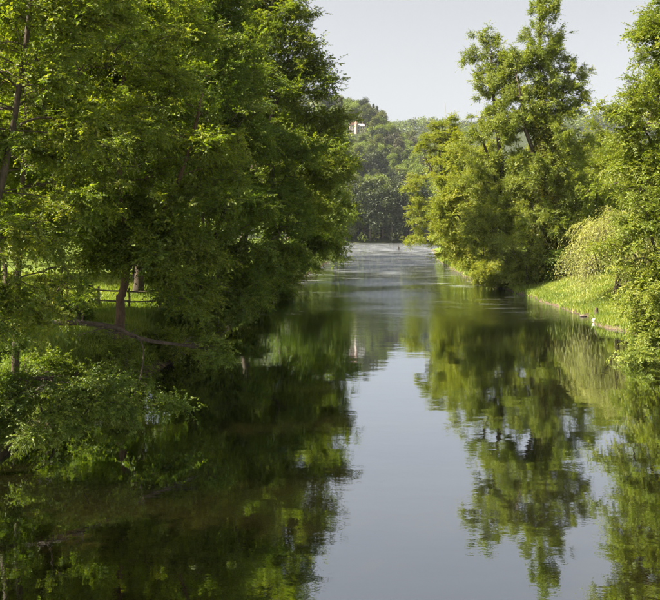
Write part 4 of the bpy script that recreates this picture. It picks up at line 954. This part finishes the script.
# wading angler far out on the riffle
AX, AY = (398.7 - 330) / FX * 262, 262.0
an = empty('person', (AX, AY, -0.45), 'distant person in dark waders standing thigh deep in the riffle, holding a rod', 'person')
def skin_body():
    J = {'pel': ((0, 0, .95), .17), 'ch': ((0, .02, 1.25), .20), 'nk': ((0, .02, 1.48), .07), 'hd': ((0, 0, 1.60), .10), 'ht': ((0, 0, 1.74), .085),
         'hl': ((-.10, 0, .88), .12), 'kl': ((-.14, -.03, .48), .085), 'al': ((-.15, 0, .08), .07), 'hr': ((.10, 0, .88), .12), 'kr': ((.15, .02, .48), .085), 'ar': ((.17, .04, .08), .07),
         'sl': ((-.2, 0, 1.40), .07), 'el': ((-.30, -.12, 1.16), .055), 'wl': ((-.26, -.36, 1.18), .04), 'sr': ((.2, 0, 1.40), .07), 'er': ((.28, -.10, 1.14), .055), 'wr': ((.08, -.33, 1.14), .04)}
    E = ['pel ch', 'ch nk', 'nk hd', 'hd ht', 'pel hl', 'hl kl', 'kl al', 'pel hr', 'hr kr', 'kr ar', 'ch sl', 'sl el', 'el wl', 'ch sr', 'sr er', 'er wr']
    nm = list(J); me = bpy.data.meshes.new('body'); me.from_pydata([J[k][0] for k in nm], [tuple(nm.index(q) for q in e.split()) for e in E], [])
    o = link(bpy.data.objects.new('body', me), an); o.modifiers.new('skin', 'SKIN'); o.modifiers.new('sub', 'SUBSURF').levels = 1
    for k, q in enumerate(nm): me.skin_vertices[0].data[k].radius = (J[q][1], J[q][1])
    me.skin_vertices[0].data[0].use_root = True
    me.materials.append(M['cloth']); return o
M['cloth'] = rough_mat('cloth', (0.035, 0.028, 0.022), (0.06, 0.05, 0.04), 6, 0.9, 0.1)
skin_body()
bobj('hat', lambda b: (cyl(b, .17, .16, 1.72, 1.745, 12), cyl(b, .105, .09, 1.745, 1.85, 12)), M['fence'], an)
V_, F_ = tube(np.array([(-.2, -.34, 1.15), (-1.0, -.9, 2.0), (-1.9, -1.3, 2.75)]), [.014, .009, .004], 5)
o = link(bpy.data.objects.new('fishing_rod', mesh_np('fishing_rod', V_, [F_], M['fence']))); o.location = an.location
tag(o, 'thin fishing rod held out to the left by the wading person', 'fishing rod')

# ------------------------------------------------------------------ grass on the banks
def grass(name, label, n_, xr, yr, cond, hgt, seed, tint=0.5):
    r2 = np.random.default_rng(seed); x = r2.uniform(*xr, n_); y = r2.uniform(*yr, n_); z = ground_z(x, y); k = cond(x, y, z); x, y, z = x[k], y[k], z[k]
    m_ = len(x); az = r2.uniform(0, 6.28, m_); h_ = hgt * r2.uniform(.4, 1.2, m_) * (1 + 0.5 * vnoise(x, y, 2.0, 8.0)); w_ = 0.010 + 0.00035 * y
    sx_, sy_ = np.cos(az) * w_, np.sin(az) * w_; lx, ly = r2.normal(0, .35, m_) * h_, r2.normal(0, .35, m_) * h_
    V_ = np.stack([np.stack([x - sx_, y - sy_, z - .03], 1), np.stack([x + sx_, y + sy_, z - .03], 1), np.stack([x + lx, y + ly, z + h_], 1)], 1).reshape(-1, 3)
    T_ = np.arange(m_ * 3).reshape(-1, 3); tn = np.clip(tint + 0.3 * vnoise(x, y, 1.7, 3.0) + r2.normal(0, .15, m_), 0, 1)
    o = link(bpy.data.objects.new(name, mesh_np(name, V_, [T_], [M['grass']], tint=tn))); tag(o, label, kind='stuff')
grass('grass', 'short sunlit grass sloping down to the right shore', 110000, (16.0, 32), (34, 88), lambda x, y, z: (z > 0.12) & (x < 17 + 0.16 * y) & ((z > 0.5) | (vnoise(x, y, 1.6, 2.0) > -0.15)), 0.22, 71, 0.6)
grass('shore_weeds', 'ragged weeds overhanging the right waterline', 45000, (15.5, 20), (34, 90), lambda x, y, z: (z > -0.02) & (z < 0.55) & (vnoise(x, y, 0.9, 2.0) > -0.35), 0.34, 75, 0.45)
grass('bank_weeds', 'weeds and grass tufts along the far right shore', 60000, (15, 32), (84, 200), lambda x, y, z: (z > 0.02) & (z < 1.6), 0.5, 74, 0.6)
grass('meadow_grass', 'sunlit meadow grass behind the left trees', 80000, (-34, -8.5), (33, 72), lambda x, y, z: z > 1.2, 0.25, 72, 0.6)
grass('bank_grass', 'rough grass and weeds on the shaded left bank', 60000, (-13, -5), (16, 60), lambda x, y, z: z > 0.35, 0.32, 73, 0.3)

# ------------------------------------------------------------------ haze
m, n, l, out = new_mat('haze_air')
pv = n.new('ShaderNodeVolumePrincipled'); pv.inputs['Color'].default_value = (0.80, 0.87, 0.97, 1); pv.inputs['Density'].default_value = HAZE
pv.inputs['Anisotropy'].default_value = 0.2
l.new(pv.outputs[0], out.inputs['Volume'])
if HAZE > 0:
    o = bobj('haze', lambda b: box(b, -1500, 1500, -300, 1800, -4, 210), m); o['kind'] = 'stuff'
